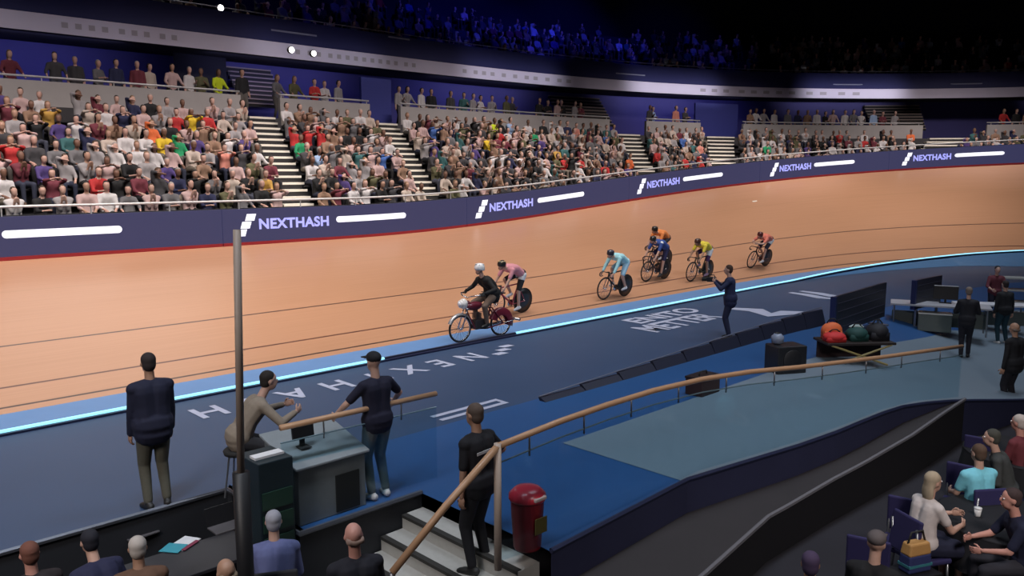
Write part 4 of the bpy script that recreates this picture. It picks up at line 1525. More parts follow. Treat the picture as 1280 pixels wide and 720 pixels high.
# low dark barrier at the inner edge of the safety zone
br = thing('low_barrier', 'low dark barrier running along the floor behind the long glass rail', 'barrier', pl(-8, -5.3))
o0 = pl(-8, -5.3)
bs_ = frange(-12.9, -2.6, 1.0)
for a, b in zip(bs_[:-1], bs_[1:]):
    h = .05 + .034 * (a + 13)
    f = MB(); f.sweep([a + .01, (a + b) / 2, b - .01], [(.0, 0), (.03, h), (-.03, h), (-.14, 0)], lambda s, u, z: pl(s, -5.3 + u, z + zf(*pl(s, -5.3 + u).xy)) - o0, close=True, ends=True)
    f.build('panel', M('barrier_navy', (.010, .012, .030), .6), br)
f = MB(); f.tube([pl(s, -5.3, .07 + .034 * (s + 13) + zf(*pl(s, -5.3).xy)) - o0 for s in bs_], .014, 6); f.build('top_edge', M('edge_grey', (.13, .14, .19), .5), br, True)
sp = thing('loudspeaker', 'square black loudspeaker on the floor behind the long glass rail', 'loudspeaker', GF(981, 464), YAW_T - .5)
f = MB(); f.box((0, 0, .26), (.62, .45, .52)); f.build('cabinet', M_CARB, sp, bevel=.02)
f = MB(); f.lathe([(.03, -.228), (.19, -.236), (.20, -.226)], (0, 0, .26), 24, 0, 'Y'); f.build('cone', M('cone_black', (.008, .008, .01), .6), sp, True)
p = GF(981, 464); q = V((p.x - .15, p.y + .05, p.z + .52))
ho = thing('stage_lamp', 'small pale lamp head standing on the black loudspeaker', 'lamp', q, YAW_T)
f = MB(); f.lathe([(.05, 0), (.11, .03), (.12, .14), (.06, .20)], n=18); f.build('housing', M('lamp_pale', (.22, .26, .36), .4), ho, True)
f = MB(); f.lathe([(.05, .19), (.055, .215), (.02, .22)], n=14); f.build('cap', M_RUB, ho, True)

kb = thing('tool_box', 'small dark brown box on the floor behind the bend of the long glass rail', 'box', GF(878, 491), YAW_T)
f = MB(); f.box((0, 0, .14), (.55, .34, .28)); f.build('body', M('box_brown', (.03, .014, .012), .6), kb, bevel=.015)
f = MB(); f.box((0, 0, .30), (.57, .36, .04)); f.build('lid', M('box_lid', (.018, .010, .010), .5), kb, bevel=.01)
f = MB(); f.tube([V((-.12, 0, .31)), V((-.10, 0, .38)), V((.10, 0, .38)), V((.12, 0, .31))], .012, 6); f.build('handle', M_RUB, kb, True)
# trestle with bags, and the dark screens
pt = GF(1066, 452)
ts = thing('trestle_table', 'dark table with crossed yellow legs behind the long glass rail', 'table', pt, YAW_T - R(40))
f = MB(); f.box((0, 0, .43), (1.40, .70, .05)); f.build('top', M('table_brown', (.02, .012, .01), .6), ts, bevel=.008)
f = MB(); f.box((0, .2, .23), (1.36, .03, .34)); f.build('apron', M('apron_dark', (.022, .010, .012), .8), ts)
for y in (-.33, .3):
    for s in (-1, 1):
        f = MB(); f.tube([V((s * .62, y, .41)), V((-s * .55, y, 0))], .022, 6); f.build('leg', M('leg_yellow', (.30, .24, .09), .5), ts)


def bag(label, off, col, sz):
    q = pt + Matrix.Rotation(YAW_T - R(40), 3, 'Z') @ V((off[0], off[1], 0)); q.z = pt.z + .455
    r = thing('kit_bag', label, 'bag', q, YAW_T - R(40), 'kit bags on the table')
    cm = M('bag_%d_%d_%d' % tuple(int(c * 100) for c in col), col, .7)
    f = MB(); f.ell((0, 0, sz[2] * .5), (sz[0] / 2, sz[1] / 2, sz[2] * .5), 16, 10); f.box((0, 0, sz[2] * .25), (sz[0] * .8, sz[1] * .8, sz[2] * .5))
    f.build('body', cm, r, True)
    f = MB(); f.tube([V((-sz[0] * .25, 0, sz[2] * .95)), V((-sz[0] * .1, 0, sz[2] * 1.2)), V((sz[0] * .1, 0, sz[2] * 1.2)), V((sz[0] * .25, 0, sz[2] * .95))], .014, 6); f.build('handle', M_RUB, r, True)
    return r


bag('red bag at the left end of the table', (-.48, -.12), (.60, .03, .03), (.46, .36, .20))
bag('orange bag at the back left of the table', (-.40, .17), (.75, .16, .05), (.44, .28, .34))
bag('dark green bag in the middle of the table', (.02, -.05), (.01, .06, .055), (.44, .4, .28))
bag('black bag at the right end of the table', (.47, 0), (.012, .012, .018), (.44, .46, .34))
tw = thing('towel', 'small pale towel lying on the dark green bag', 'towel', pt + V((.03, .0, .455 + .25)), YAW_T - R(50))
f = MB(); f.ell((0, 0, .02), (.15, .06, .03), 14, 8); f.build('fold', M('towel_pale', (.5, .62, .62), .9), tw, True)
f = MB(); f.ell((.02, .03, .045), (.11, .04, .02), 14, 8); f.build('top_fold', M('towel_pale'), tw, True)


def board_screen(label, pa, pb, h, z0):
    c = (pa + pb) / 2
    d = (pb - pa); d.z = 0
    rz = math.atan2(d.y, d.x)
    r = thing('standing_screen', label, 'screen', c, rz)
    w = d.length
    f = MB(); f.box((0, 0, z0 + h / 2), (w, .08, h)); f.build('panel', M('screen_dark', (.012, .012, .022), .4), r, bevel=.01)
    f = MB()
    for i in range(4): f.box((0, -.045, z0 + h * (i + .7) / 4.6), (w * .92, .012, .02))
    f.build('slats', M('slat_dim', (.03, .03, .05), .5), r)
    f = MB(); f.box((-w * .5 - .02, 0, z0 + h / 2), (.10, .12, h)); f.build('side_post', M('post_blue', (.010, .018, .085), .5), r)
    for s in (-1, 1):
        f = MB(); f.box((s * w * .4, 0, z0 / 2), (.06, .06, z0)); f.box((s * w * .4, 0, .02), (.08, .5, .04)); f.build('foot', M_POST, r)
    return r


board_screen('dark standing screen behind the table with the bags', GF(1040, 424), GF(1103, 408), .90, .18)
board_screen('small dark standing screen left of the white topped desk', GF(1140, 408), GF(1172, 402), .80, .5)


def work_desk(label, p, rz, w, topcol, d=.7, h=.75, group=None):
    r = thing('work_desk', label, 'desk', p, rz, group)
    f = MB(); f.box((0, 0, h), (w, d, .05)); f.build('top', M('dtop_%d' % int(topcol[0] * 100), topcol, .4), r, bevel=.006)
    f = MB(); f.box((0, .05, h * .45), (w * .96, .04, h * .5)); f.build('modesty_panel', M('panel_greygreen', (.11, .13, .12), .7), r)
    for sx in (-1, 1):
        for sy in (-1, 1):
            f = MB(); f.tube([V((sx * w * .46, sy * d * .42, 0)), V((sx * w * .46, sy * d * .42, h))], .022, 6); f.build('leg', M_POST, r)
    return r


work_desk('desk with a pale top left of the standing man in dark clothes', GF(1172, 415), R(-25), 2.4, (.42, .42, .45), .8)
dk2 = work_desk('narrow desk with bright white top right of the standing man', GF(1236, 413), R(-12), 1.9, (.70, .70, .74), .6)
monitor('dark monitor on the desk with the pale top', GF(1172, 415) + V((.2, .1, .78)), R(-25), .6, .36, -3)
cs = thing('flight_case', 'grey green equipment case under the pale desk', 'case', GF(1160, 413) + V((.1, -.1, 0)), R(-25))
f = MB(); f.box((0, 0, .25), (.8, .5, .46)); f.build('body', M('case_greygreen', (.13, .15, .13), .6), cs, bevel=.02)
f = MB(); f.box((0, 0, .49), (.82, .52, .03)); f.build('lid', M('case_edge', (.35, .35, .33), .4), cs, bevel=.01)
lb_person(stand_fig(.98, .06, hands=[(-.15, .30, 1.10), (.15, .30, 1.10)], stance=.08, step=.08), 'man in dark clothes standing between the two desks on the far floor', GF(1205, 447), YAW_T - R(70), top=(.012, .012, .018), bot=(.012, .012, .02), hair=(.22, .17, .14), sleeve=1.95, voxel=.018, top_name='jacket')
lb_person(stand_fig(.95, .1, hands=[(-.2, .34, 1.0), (.2, .34, 1.0)]), 'person in maroon top behind the bright white desk', GF(1240, 402), R(170), top=(.14, .03, .045), bot=(.012, .012, .03), hair=(.02, .02, .03), sleeve=1.3, voxel=.018)
lb_person(stand_fig(.97, .05), 'person in black and teal standing at the right end of the white desk', GF(1252, 430), YAW_T - R(40), top=(.012, .013, .016), bot=(.010, .04, .06), hair=(.03, .02, .02), sleeve=1.95, voxel=.018, shoe=(.6, .6, .6))
lb_person(stand_fig(1.0, .03, girth=1.15), 'large bald man in black standing at the right edge of the far floor', G(1262, 512, LOW + .02), YAW_T - R(20), top=(.010, .010, .013), bot=(.010, .010, .016), skin='tan', hair=(.2, .15, .12), hairstyle='bald', sleeve=1.95, voxel=.018, top_name='jacket')
p = GF(1272, 402)
rkk = thing('equipment_shelf', 'pale shelving unit with stacked gear at the right edge of the far floor', 'shelf', p, R(-20))
for i in range(4):
    f = MB(); f.box((0, 0, .25 + i * .36), (1.6, .5, .04)); f.build('shelf_board', M('shelf_pale', (.36, .37, .36), .5), rkk)
for sx in (-.78, .78):
    for sy in (-.23, .23):
        f = MB(); f.box((sx, sy, .7), (.04, .04, 1.4)); f.build('post', M_POST, rkk)

# ------------------------------------------------------------------ guests at the tables, lower right
VCH = None
VIOL = (.026, .022, .095)


def guest_at(px, py, d, zhead=None):
    D = ray(px, py); t = d / D.y
    return G(px, py, LOW + 1.30)


def guest(px, py, d, rz, lab, chairlab, lean=.1, chaircol=None, hands=None, elbows=None, **kw):
    """head seen at the pixel, seated on the lower floor"""
    global VCH
    h = guest_at(px, py, d)
    off = Matrix.Rotation(rz, 3, 'Z') @ V((0, .53 * math.sin(lean) + .04 + .15 * math.sin(lean), 0))
    loc = V((h.x, h.y, LOW)) - off
    if VCH is None:
        VCH = chair_proto('banquet_chair', chairlab, 'violet chairs at the guest tables', VIOL, loc, rz)
    else:
        copy_thing(VCH, loc, rz, chairlab)
    return lb_person(sit_fig(1.0, lean, .47, hands=hands, elbows=elbows, fem=kw.pop('fem', False)), lab, loc, rz, voxel=kw.pop('voxel', .015), **kw)


FR = [(-.1, .40, .82), (.1, .40, .82)]
guest(1168, 602, 9.2, R(-75), 'blonde woman in white top and navy skirt holding her hands out to the right', 'violet chair under the blonde woman in white', .12, hands=[(-.08, .46, .86), (.12, .42, .80)],
      top=(.62, .56, .54), bot=(.010, .012, .035), bot_name='skirt', hair=(.42, .34, .24), hairstyle='long', sleeve=.6, fem=True)
guest(1222, 566, 10.3, R(8), 'man in bright cyan shirt seated with his back turned', 'violet chair under the man in cyan', .05, top=(.22, .66, .80), bot=(.02, .02, .03), hair=(.10, .06, .04), sleeve=.7, skin='fair')
guest(1262, 622, 8.3, R(78), 'man in dark navy T-shirt leaning in from the right with bare forearms', 'violet chair under the man in dark navy', .25, hands=[(-.10, .46, .72), (.12, .50, .78)], elbows=[(-.6, -.4, -.8), (.6, -.4, -.8)],
      top=(.010, .013, .04), bot=(.02, .02, .03), hair=(.05, .03, .03), sleeve=.8, skin='red')
guest(1238, 545, 11.4, R(60), 'person in dark grey top beyond the man in cyan', 'violet chair beyond the man in cyan', .3, top=(.05, .055, .055), bot=(.02, .02, .03), hair=(.06, .06, .05), sleeve=1.9)
guest(1272, 528, 12.0, R(30), 'pale haired person in maroon top at the right edge', 'violet chair at the right edge under the pale haired person', .1, top=(.16, .03, .04), bot=(.02, .02, .03), hair=(.55, .48, .44), skin='red')
guest(1096, 678, 7.5, R(-35), 'person in black with a grey cap at the bottom edge', 'violet chair under the person in black', .15, top=(.006, .006, .008), bot=(.006, .006, .01), hat=('cap', (.12, .10, .10), (0, 0, 0)), sleeve=1.95, skin='fair', top_name='jacket')
guest(1013, 704, 7.1, R(-20), 'person with bare shoulders at the bottom edge left of the one in black', 'violet chair under the bare shouldered person', .1, top=(.035, .05, .11), bot=(.02, .02, .04), hair=(.07, .045, .10), sleeve=0, skin='tan', fem=True)
for (px, py, d, rz, lab) in ((1086, 640, 8.9, R(150), 'empty violet chair left of the blonde woman'), (1134, 592, 10.4, R(145), 'empty violet chair below the platform wall'),
                             (1205, 552, 11.8, R(140), 'empty violet chair behind the man in cyan'), (1226, 520, 13.2, R(140), 'farthest empty violet chair by the platform wall')):
    h = guest_at(px, py, d)
    copy_thing(VCH, V((h.x, h.y, LOW)), rz, lab)


def round_table(x, y, lab, r=.75):
    t = thing('round_table', lab, 'table', (x, y, LOW), 0, 'round guest tables')
    f = MB(); f.lathe([(r, .71), (r + .01, .73), (r, .75), (.02, .75)], n=32); f.build('top', M('cloth_black', (.010, .010, .014), .8), t, True)
    f = MB()
    n = 48
    vs = [V((math.cos(2 * math.pi * j / n) * (r + .005 + q * (.05 + .04 * math.sin(9 * 2 * math.pi * j / n))), math.sin(2 * math.pi * j / n) * (r + .005 + q * (.05 + .04 * math.sin(9 * 2 * math.pi * j / n))), .735 - .42 * q)) for q in (0, .5, 1) for j in range(n)]
    f.add(vs, [(i * n + j, i * n + (j + 1) % n, (i + 1) * n + (j + 1) % n, (i + 1) * n + j) for i in range(2) for j in range(n)])
    f.build('cloth_skirt', M('cloth_black'), t, True)
    f = MB(); f.lathe([(.30, 0), (.28, .03), (.05, .06), (.05, .71)], n=20); f.build('pedestal', M_POST, t, True)
    return V((x, y, LOW + .75))


T1 = round_table(5.75, 8.9, 'round table with a black cloth in front of the blonde woman')
T2 = round_table(2.9, 6.4, 'round table with a black cloth at the bottom edge', .7)
T3 = round_table(7.35, 11.2, 'round table with a black cloth at the right edge')


def cup(lab, p, group='white cups on the guest tables'):
    r = thing('cup', lab, 'cup', p, 0, group)
    f = MB(); f.lathe([(.028, 0), (.03, .004), (.042, .095), (.038, .095), (.026, .01)], n=16); f.build('bowl', M('cup_white', (.8, .8, .8), .4), r, True)
    f = MB(); f.lathe([(.044, .092), (.044, .104), (.02, .108)], n=16); f.build('lid', M('cup_white'), r, True)


cup('white lidded cup on the bottom table, left one', T2 + V((.30, .42, 0)))
cup('white lidded cup on the bottom table, right one', T2 + V((.47, .38, 0)))
cup('white lidded cup on the table in front of the blonde woman', T1 + V((-.3, .1, 0)))
pb = thing('plate', 'white plate on the table at the right edge', 'plate', T3 + V((.12, .2, 0)))
f = MB(); f.lathe([(.06, 0), (.10, .006), (.15, .022), (.146, .026), (.09, .010), (.02, .008)], n=28); f.build('dish', M('cup_white'), pb, True)
f = MB(); f.ell((.01, 0, .04), (.07, .05, .03), 14, 8); f.build('napkin', M('napkin', (.7, .7, .72), .9), pb, True)
fl_ = thing('flower_vase', 'small vase of yellow green flowers on the table at the right edge', 'flowers', T3 + V((.32, .52, 0)))
f = MB(); f.lathe([(.05, 0), (.06, .05), (.035, .14), (.045, .17)], n=16); f.build('vase', M('vase_grey', (.25, .28, .28), .2), fl_, True)
f = MB()
for i in range(16):
    a = random.random() * 6.28; r_ = .02 + .1 * random.random()
    f.ell((r_ * math.cos(a), r_ * math.sin(a), .24 + .1 * random.random()), (.035, .035, .03), 8, 6)
f.build('blooms', M('bloom_yellow', (.42, .46, .06), .7), fl_, True)
ob = thing('shoulder_bag', 'tan shoulder bag with a blue striped base standing by the blonde woman', 'bag', G(1143, 712, LOW + .42) - V((0, 0, .0)), R(20))
f = MB(); f.box((0, 0, .10), (.32, .16, .20), taper=.95); f.build('lower_body', M('bag_blue', (.03, .04, .14), .7), ob, bevel=.02)
f = MB(); f.box((0, 0, .26), (.31, .15, .14), taper=.85); f.build('upper_body', M('bag_tan', (.50, .27, .09), .7), ob, bevel=.02)
f = MB(); f.box((0, 0, .08), (.325, .165, .03)); f.build('stripe', M('bag_teal', (.04, .20, .24), .7), ob)
f = MB(); f.tube([V((-.12, 0, .32)), V((-.08, 0, .44)), V((.08, 0, .44)), V((.12, 0, .32))], .012, 6); f.build('strap', M_RUB, ob, True)
stp = thing('low_stand', 'low dark stand under the tan shoulder bag', 'stand', (ob.location.x, ob.location.y, LOW), R(20))
f = MB(); f.box((0, 0, .40), (.46, .34, .035)); f.build('top', M_CARB, stp, bevel=.008)
for sx in (-.2, .2):
    for sy in (-.14, .14):
        f = MB(); f.tube([V((sx, sy, 0)), V((sx, sy, .4))], .014, 6); f.build('leg', M_POST, stp)

# ================================================================== SPECTATORS
def zone_mesh(f, voxel, hairlong=False):
    """one low figure with garment zones as material slots: 0 top 1 trousers 2 skin 3 hair"""
    rot = f.headrot()
    caps = [('top',) + c[1:] for c in f.torso('top', .012)] + [('top',) + c[1:] for c in f.arms('top', .014, 1.5)]
    caps += [('skin',) + c[1:] for c in f.arms('skin', .004)]
    caps += [('bot',) + c[1:] for c in f.legs('bot', .014)]
    for i in (0, 1):
        caps += [('hair',) + c[1:] for c in f.foot(i, 'hair', .012)]
        w, e = f.wr[i], f.el[i]
        d = (w - e).normalized()
        caps.append(('skin', w, w + d * .14, .04, .03))
    caps += f.neck('skin')
    h = f.H
    caps.append(('skin', h + rot @ V((0, .02, -.05)), h + rot @ V((0, .015, .03)), .07, .084))
    caps.append(('hair', h + rot @ V((0, -.035, .01)), h + rot @ V((0, -.012, .065)), .085, .083))
    if hairlong:
        caps.append(('hair', h + rot @ V((0, -.06, -.15)), h + rot @ V((0, -.04, .02)), .07, .085))
    me = remesh(caps, voxel, (), 2)
    idx = {'top': 0, 'bot': 1, 'skin': 2, 'hair': 3}
    mi = []
    for p in me.polygons:
        c = p.center
        best = min(caps, key=lambda k: cap_dist(c, k))
        mi.append(idx[best[0]])
    me.polygons.foreach_set('material_index', mi)
    return me, mi


def obj_material(key, ramp=None, use_color=False, rough=.85):
    m = bpy.data.materials.new(key); m.use_nodes = True
    nt = m.node_tree; b = nt.nodes['Principled BSDF']; b.inputs['Roughness'].default_value = rough
    oi = nt.nodes.new('ShaderNodeObjectInfo')
    if use_color:
        nt.links.new(oi.outputs['Color'], b.inputs['Base Color'])
    else:
        cr = nt.nodes.new('ShaderNodeValToRGB'); cr.color_ramp.interpolation = 'CONSTANT'
        el = cr.color_ramp.elements
        while len(el) < len(ramp): el.new(.5)
        for i, c in enumerate(ramp):
            el[i].position = i / len(ramp); el[i].color = (*c, 1)
        nt.links.new(oi.outputs['Random'], cr.inputs[0]); nt.links.new(cr.outputs[0], b.inputs['Base Color'])
    return m


R_BOT = [(.012, .012, .016), (.02, .025, .05), (.05, .055, .08), (.10, .09, .08), (.015, .014, .014), (.20, .17, .13), (.03, .035, .06)]
R_SKIN = [(.52, .32, .25), (.60, .37, .29), (.45, .26, .18), (.56, .33, .26), (.20, .10, .065)]
R_HAIR = [(.03, .02, .015), (.06, .035, .02), (.20, .12, .06), (.012, .01, .01), (.33, .29, .26), (.09, .05, .03)]
SM = [obj_material('spectator_top', use_color=True), obj_material('spectator_trousers', R_BOT), obj_material('spectator_skin', R_SKIN, rough=.6), obj_material('spectator_hair', R_HAIR)]

SIT = [sit_fig(1.0, .05, .42, hands=[(-.12, .36, .66), (.12, .36, .66)]),
       sit_fig(1.0, .22, .42, hands=[(-.04, .44, .74), (.06, .44, .74)], face=(.3, 1, -.1)),
       sit_fig(.95, -.02, .42, hands=[(-.16, .32, .64), (.05, .22, 1.18)], face=(-.4, 1, 0), fem=True),
       sit_fig(1.02, .12, .42, hands=[(-.05, .26, .98), (.05, .26, .98)], face=(-.2, 1, .05)),
       sit_fig(.97, .08, .42, hands=[(-.22, .38, .66), (.22, .38, .66)], face=(.5, 1, 0), fem=True),
       sit_fig(1.0, .0, .42, hands=[(-.06, .42, 1.12), (.06, .42, 1.12)], face=(.1, 1, 0))]
STD = [stand_fig(1.0), stand_fig(.96, .05, hands=[(-.1, .30, 1.1), (.1, .30, 1.1)], fem=True), stand_fig(1.02, .12, hands=[(-.28, .36, 1.02), (.28, .36, 1.02)]),
       stand_fig(.98, .02, hands=[(-.12, .22, 1.20), (.25, .03, .78)], face=(.5, 1, 0))]


def protos(figs, vox):
    out = []
    for i, f in enumerate(figs):
        me, mi = zone_mesh(f, vox, i % 3 == 2)
        for m in SM: me.materials.append(m)
        for p in me.polygons: p.use_smooth = True
        out.append(me)
    return out


SITM, STDM = protos(SIT, .030), protos(STD, .030)
SITLOW = protos(SIT[:4], .052)

TOPS = [('white', (.60, .57, .56), 13), ('cream', (.52, .43, .36), 9), ('pale pink', (.52, .36, .34), 9), ('light grey', (.32, .30, .30), 10), ('mid grey', (.15, .145, .15), 10),
        ('dark grey', (.05, .048, .052), 12), ('black', (.012, .012, .013), 16), ('navy', (.02, .024, .07), 8), ('maroon', (.16, .03, .045), 5), ('red', (.48, .03, .03), 2),
        ('blue', (.06, .14, .40), 2), ('teal', (.04, .13, .13), 3), ('tan', (.28, .17, .11), 6), ('olive', (.11, .105, .05), 4), ('purple', (.08, .05, .19), 3)]
TN = dict((n, c) for n, c, w in TOPS)
TN.update({'orange': (.78, .17, .05), 'yellow': (.72, .50, .03), 'green': (.02, .30, .12), 'mustard': (.50, .29, .06), 'lime yellow': (.62, .75, .02), 'light blue': (.32, .45, .66), 'salmon': (.62, .24, .18)})
SPEC = [(192, 162, 'orange'), (215, 160, 'red'), (240, 163, 'yellow'), (262, 163, 'red'), (280, 166, 'cream'), (195, 182, 'yellow'), (234, 184, 'green'), (292, 184, 'white'), (68, 120, 'mustard'), (72, 137, 'mustard'),
        (44, 134, 'white'), (60, 175, 'purple'), (48, 225, 'purple'), (70, 223, 'light grey'), (98, 223, 'light grey'), (5, 225, 'white'), (4, 265, 'red'), (18, 268, 'white'), (180, 205, 'light grey'), (135, 142, 'white'),
        (155, 160, 'navy'), (125, 160, 'maroon'), (132, 178, 'cream'), (252, 218, 'tan'), (280, 225, 'cream'), (288, 203, 'salmon'), (330, 228, 'mustard'), (280, 250, 'olive'), (100, 250, 'pale pink'),
        (360, 150, 'white'), (392, 170, 'red'), (376, 170, 'red'), (398, 172, 'red'), (384, 188, 'green'), (392, 205, 'light blue'), (424, 215, 'maroon'), (424, 243, 'maroon'), (425, 140, 'white'), (472, 205, 'blue'),
        (490, 193, 'white'), (495, 207, 'pale pink'), (453, 185, 'light grey'), (470, 225, 'olive'), (440, 246, 'white'), (515, 225, 'pale pink'), (463, 175, 'white'), (540, 180, 'purple'), (560, 194, 'cream'), (570, 192, 'cream'),
        (620, 163, 'lime yellow'), (607, 177, 'yellow'), (618, 180, 'maroon'), (665, 177, 'green'), (702, 166, 'white'), (722, 164, 'salmon'), (690, 193, 'mustard'), (720, 182, 'cream'), (626, 207, 'white'), (652, 210, 'white'),
        (676, 215, 'white'), (645, 162, 'light blue'), (786, 197, 'orange'), (850, 175, 'blue'), (860, 172, 'white'), (875, 190, 'salmon'), (860, 205, 'red'), (960, 185, 'green'), (972, 163, 'orange'), (975, 165, 'white'),
        (965, 177, 'white'), (936, 175, 'white'), (1053, 162, 'red'), (1075, 168, 'white'), (1042, 186, 'white'), (1060, 186, 'white'), (1160, 170, 'cream'), (1160, 150, 'orange'), (1110, 160, 'tan')]
ORD = ['zeroth', 'first', 'second', 'third', 'fourth', 'fifth', 'sixth', 'seventh', 'eighth', 'ninth', 'tenth'] + ['%dth' % i for i in range(11, 60)]
for i_ in (21, 31, 41, 51): ORD[i_] = '%dst' % i_
for i_ in (22, 32, 42, 52): ORD[i_] = '%dnd' % i_
for i_ in (23, 33, 43, 53): ORD[i_] = '%drd' % i_

rnd = random.Random(11)


def pick_top():
    t = rnd.uniform(0, sum(w for _, _, w in TOPS))
    for n, c, w in TOPS:
        t -= w
        if t <= 0: return n
    return 'black'


# pixel curve of the board tops, to drop what the boards hide
_bt = sorted((proj(tr(s, TW, BH))) for s in frange(-24, 27, .3))
_bx = np.array([a for a, b in _bt]); _by = np.array([b for a, b in _bt])


def seat_row(u, s0, s1, pitch):
    s = s0; out = []
    while s < s1:
        out.append(s)
        L = (pl(s + .2, u) - pl(s, u)).length / .2
        s += pitch / L
    return out


def face_rz(s):
    d = -outw(s)
    return math.atan2(-d.x, d.y)


seats = []
for i in range(NROW):
    u = U0 + i * DU + .10
    z = Z0 + i * DZ
    edges = [-30] + [stair_s(k, u) for k in range(5)] + [27]
    for b in range(6):
        a0, a1 = edges[b] + (.76 if b else 0), edges[b + 1] - .76
        row = []
        for s in seat_row(u, a0, a1, .535):
            if rnd.random() < .07: continue
            p = pl(s, u, z)
            px, py = proj(p + V((0, 0, 1.25)))
            if px < -25 or px > 1300: continue
            if py > float(np.interp(px, _bx, _by)) + 1: continue
            row.append(dict(s=s + rnd.uniform(-.04, .04), u=u + rnd.uniform(-.03, .03), z=z, px=px, py=proj(p + V((0, 0, .85)))[1], row=i, b=b, top=pick_top(), d=p.length))
        n = len(row)
        for q, r in enumerate(row):
            if b == 0: r['lab'] = '%s row up, %s left of the first stairs' % (ORD[i + 1], ORD[n - q])
            else: r['lab'] = '%s row up, %s right of the %s stairs' % (ORD[i + 1], ORD[q + 1], ORD[b])
        seats += row
for px, py, c in SPEC:
    r = min(seats, key=lambda r: (r['px'] - px) ** 2 + (r['py'] - py) ** 2)
    r['top'] = c
seats.sort(key=lambda r: r['d'])
NIND = 296
for r in seats[:NIND]:
    me = rnd.choice(SITM)
    o = link('seated_spectator', me)
    o.location = pl(r['s'], r['u'], r['z'])
    o.rotation_euler = (0, 0, face_rz(r['s']) + rnd.uniform(-.2, .2))
    sc_ = rnd.uniform(.93, 1.05); o.scale = (sc_, sc_, sc_)
    o.color = (*TN[r['top']], 1)
    tag(o, 'spectator in %s top, %s' % (r['top'], r['lab']), 'person', 'seated spectators in the lower stand')

# standing on the concourse
con = []
RED = [(384, 97, 'red'), (398, 97, 'red'), (418, 97, 'red'), (425, 100, 'red'), (452, 100, 'navy'), (476, 100, 'light grey'), (440, 104, 'light grey'), (82, 78, 'purple'), (50, 72, 'dark grey'), (833, 128, 'salmon'), (820, 126, 'light blue'),
       (862, 130, 'dark grey'), (1160, 148, 'orange'), (1108, 142, 'maroon'), (1094, 145, 'light blue'), (1122, 146, 'light grey'), (250, 92, 'olive'), (282, 104, 'lime yellow'), (6, 75, 'maroon'), (170, 88, 'maroon'), (210, 100, 'pale pink')]
for (a, b) in segs:
    s = a + .5
    while s < b - .3:
        u = rnd.uniform(15.45, 16.1)
        p = pl(s, u, ZCON)
        px, py = proj(p + V((0, 0, 1.35)))
        if -20 < px < 1290 and rnd.random() < (.9 if px > 330 else .75):
            con.append(dict(s=s, u=u, px=px, py=py, top=pick_top(), p=p, seg=segs.index((a, b))))
        s += rnd.uniform(.48, .80) / max(1.0, (pl(s + .2, 15.7) - pl(s, 15.7)).length / .2)
for px, py, c in RED:
    r = min(con, key=lambda r: (r['px'] - px) ** 2 + (r['py'] - py) ** 2); r['top'] = c
for sg in range(len(segs)):
    rr = [r for r in con if r['seg'] == sg]
    for q, r in enumerate(rr):
        o = link('standing_spectator', rnd.choice(STDM))
        o.location = r['p']; o.rotation_euler = (0, 0, face_rz(r['s']) + rnd.uniform(-.4, .4))
        o.color = (*TN[r['top']], 1)
        lb = '%s behind the parapet %s' % (ORD[len(rr) - q if sg == 0 else q + 1], 'left of the first stairs' if sg == 0 else 'right of the %s stairs' % ORD[sg])
        tag(o, 'standing spectator in %s top, %s' % (r['top'], lb), 'person', 'standing spectators on the concourse')
# a dark dressed steward at the head of the first stairs
s = stair_s(0, 14.8) - .55
o = link('standing_spectator', STDM[0]); o.location = pl(s, 15.1, ZCON); o.rotation_euler = (0, 0, face_rz(s)); o.color = (.008, .008, .01, 1)
tag(o, 'steward in black standing at the head of the first stand stairs', 'person')


# everyone else: one crowd, garment colours stored per face
def crowd(name, items, label):
    vs = []; fs = []; cols = []
    base_ = 0
    data = []
    for me in SITLOW:
        v = np.zeros(len(me.vertices) * 3); me.vertices.foreach_get('co', v)
        f = [tuple(p.vertices) for p in me.polygons]
        data.append((v.reshape(-1, 3), np.array(f), np.array([p.material_index for p in me.polygons])))
    for (p, rz, top) in items:
        v, f, mi = data[rnd.randrange(len(data))]
        c, s_ = math.cos(rz), math.sin(rz)
        k = rnd.uniform(.94, 1.05)
        w = np.stack([v[:, 0] * c - v[:, 1] * s_, v[:, 0] * s_ + v[:, 1] * c, v[:, 2]], 1) * k + np.array(p)
        vs.append(w); fs.append(f + base_); base_ += len(v)
        pal = np.array([top, rnd.choice(R_BOT), rnd.choice(R_SKIN), rnd.choice(R_HAIR)])
        cols.append(pal[mi])
    me = bpy.data.meshes.new(name)
    vs = np.concatenate(vs); fs = np.concatenate(fs); cols = np.concatenate(cols)
    me.vertices.add(len(vs)); me.vertices.foreach_set('co', vs.ravel())
    me.loops.add(fs.size); me.loops.foreach_set('vertex_index', fs.ravel())
    me.polygons.add(len(fs)); me.polygons.foreach_set('loop_start', np.arange(len(fs)) * fs.shape[1])
    me.polygons.foreach_set('use_smooth', np.ones(len(fs), bool))
    me.update(calc_edges=True)
    at = me.attributes.new('garment', 'FLOAT_COLOR', 'FACE')
    at.data.foreach_set('color', np.concatenate([cols, np.ones((len(cols), 1))], 1).ravel())
    m = bpy.data.materials.new('crowd_cloth'); m.use_nodes = True
    b = m.node_tree.nodes['Principled BSDF']; b.inputs['Roughness'].default_value = .85
    a = m.node_tree.nodes.new('ShaderNodeAttribute'); a.attribute_name = 'garment'
    m.node_tree.links.new(a.outputs['Color'], b.inputs['Base Color'])
    me.materials.append(m)
    return tag(link(name, me), label, 'crowd', kind='stuff')


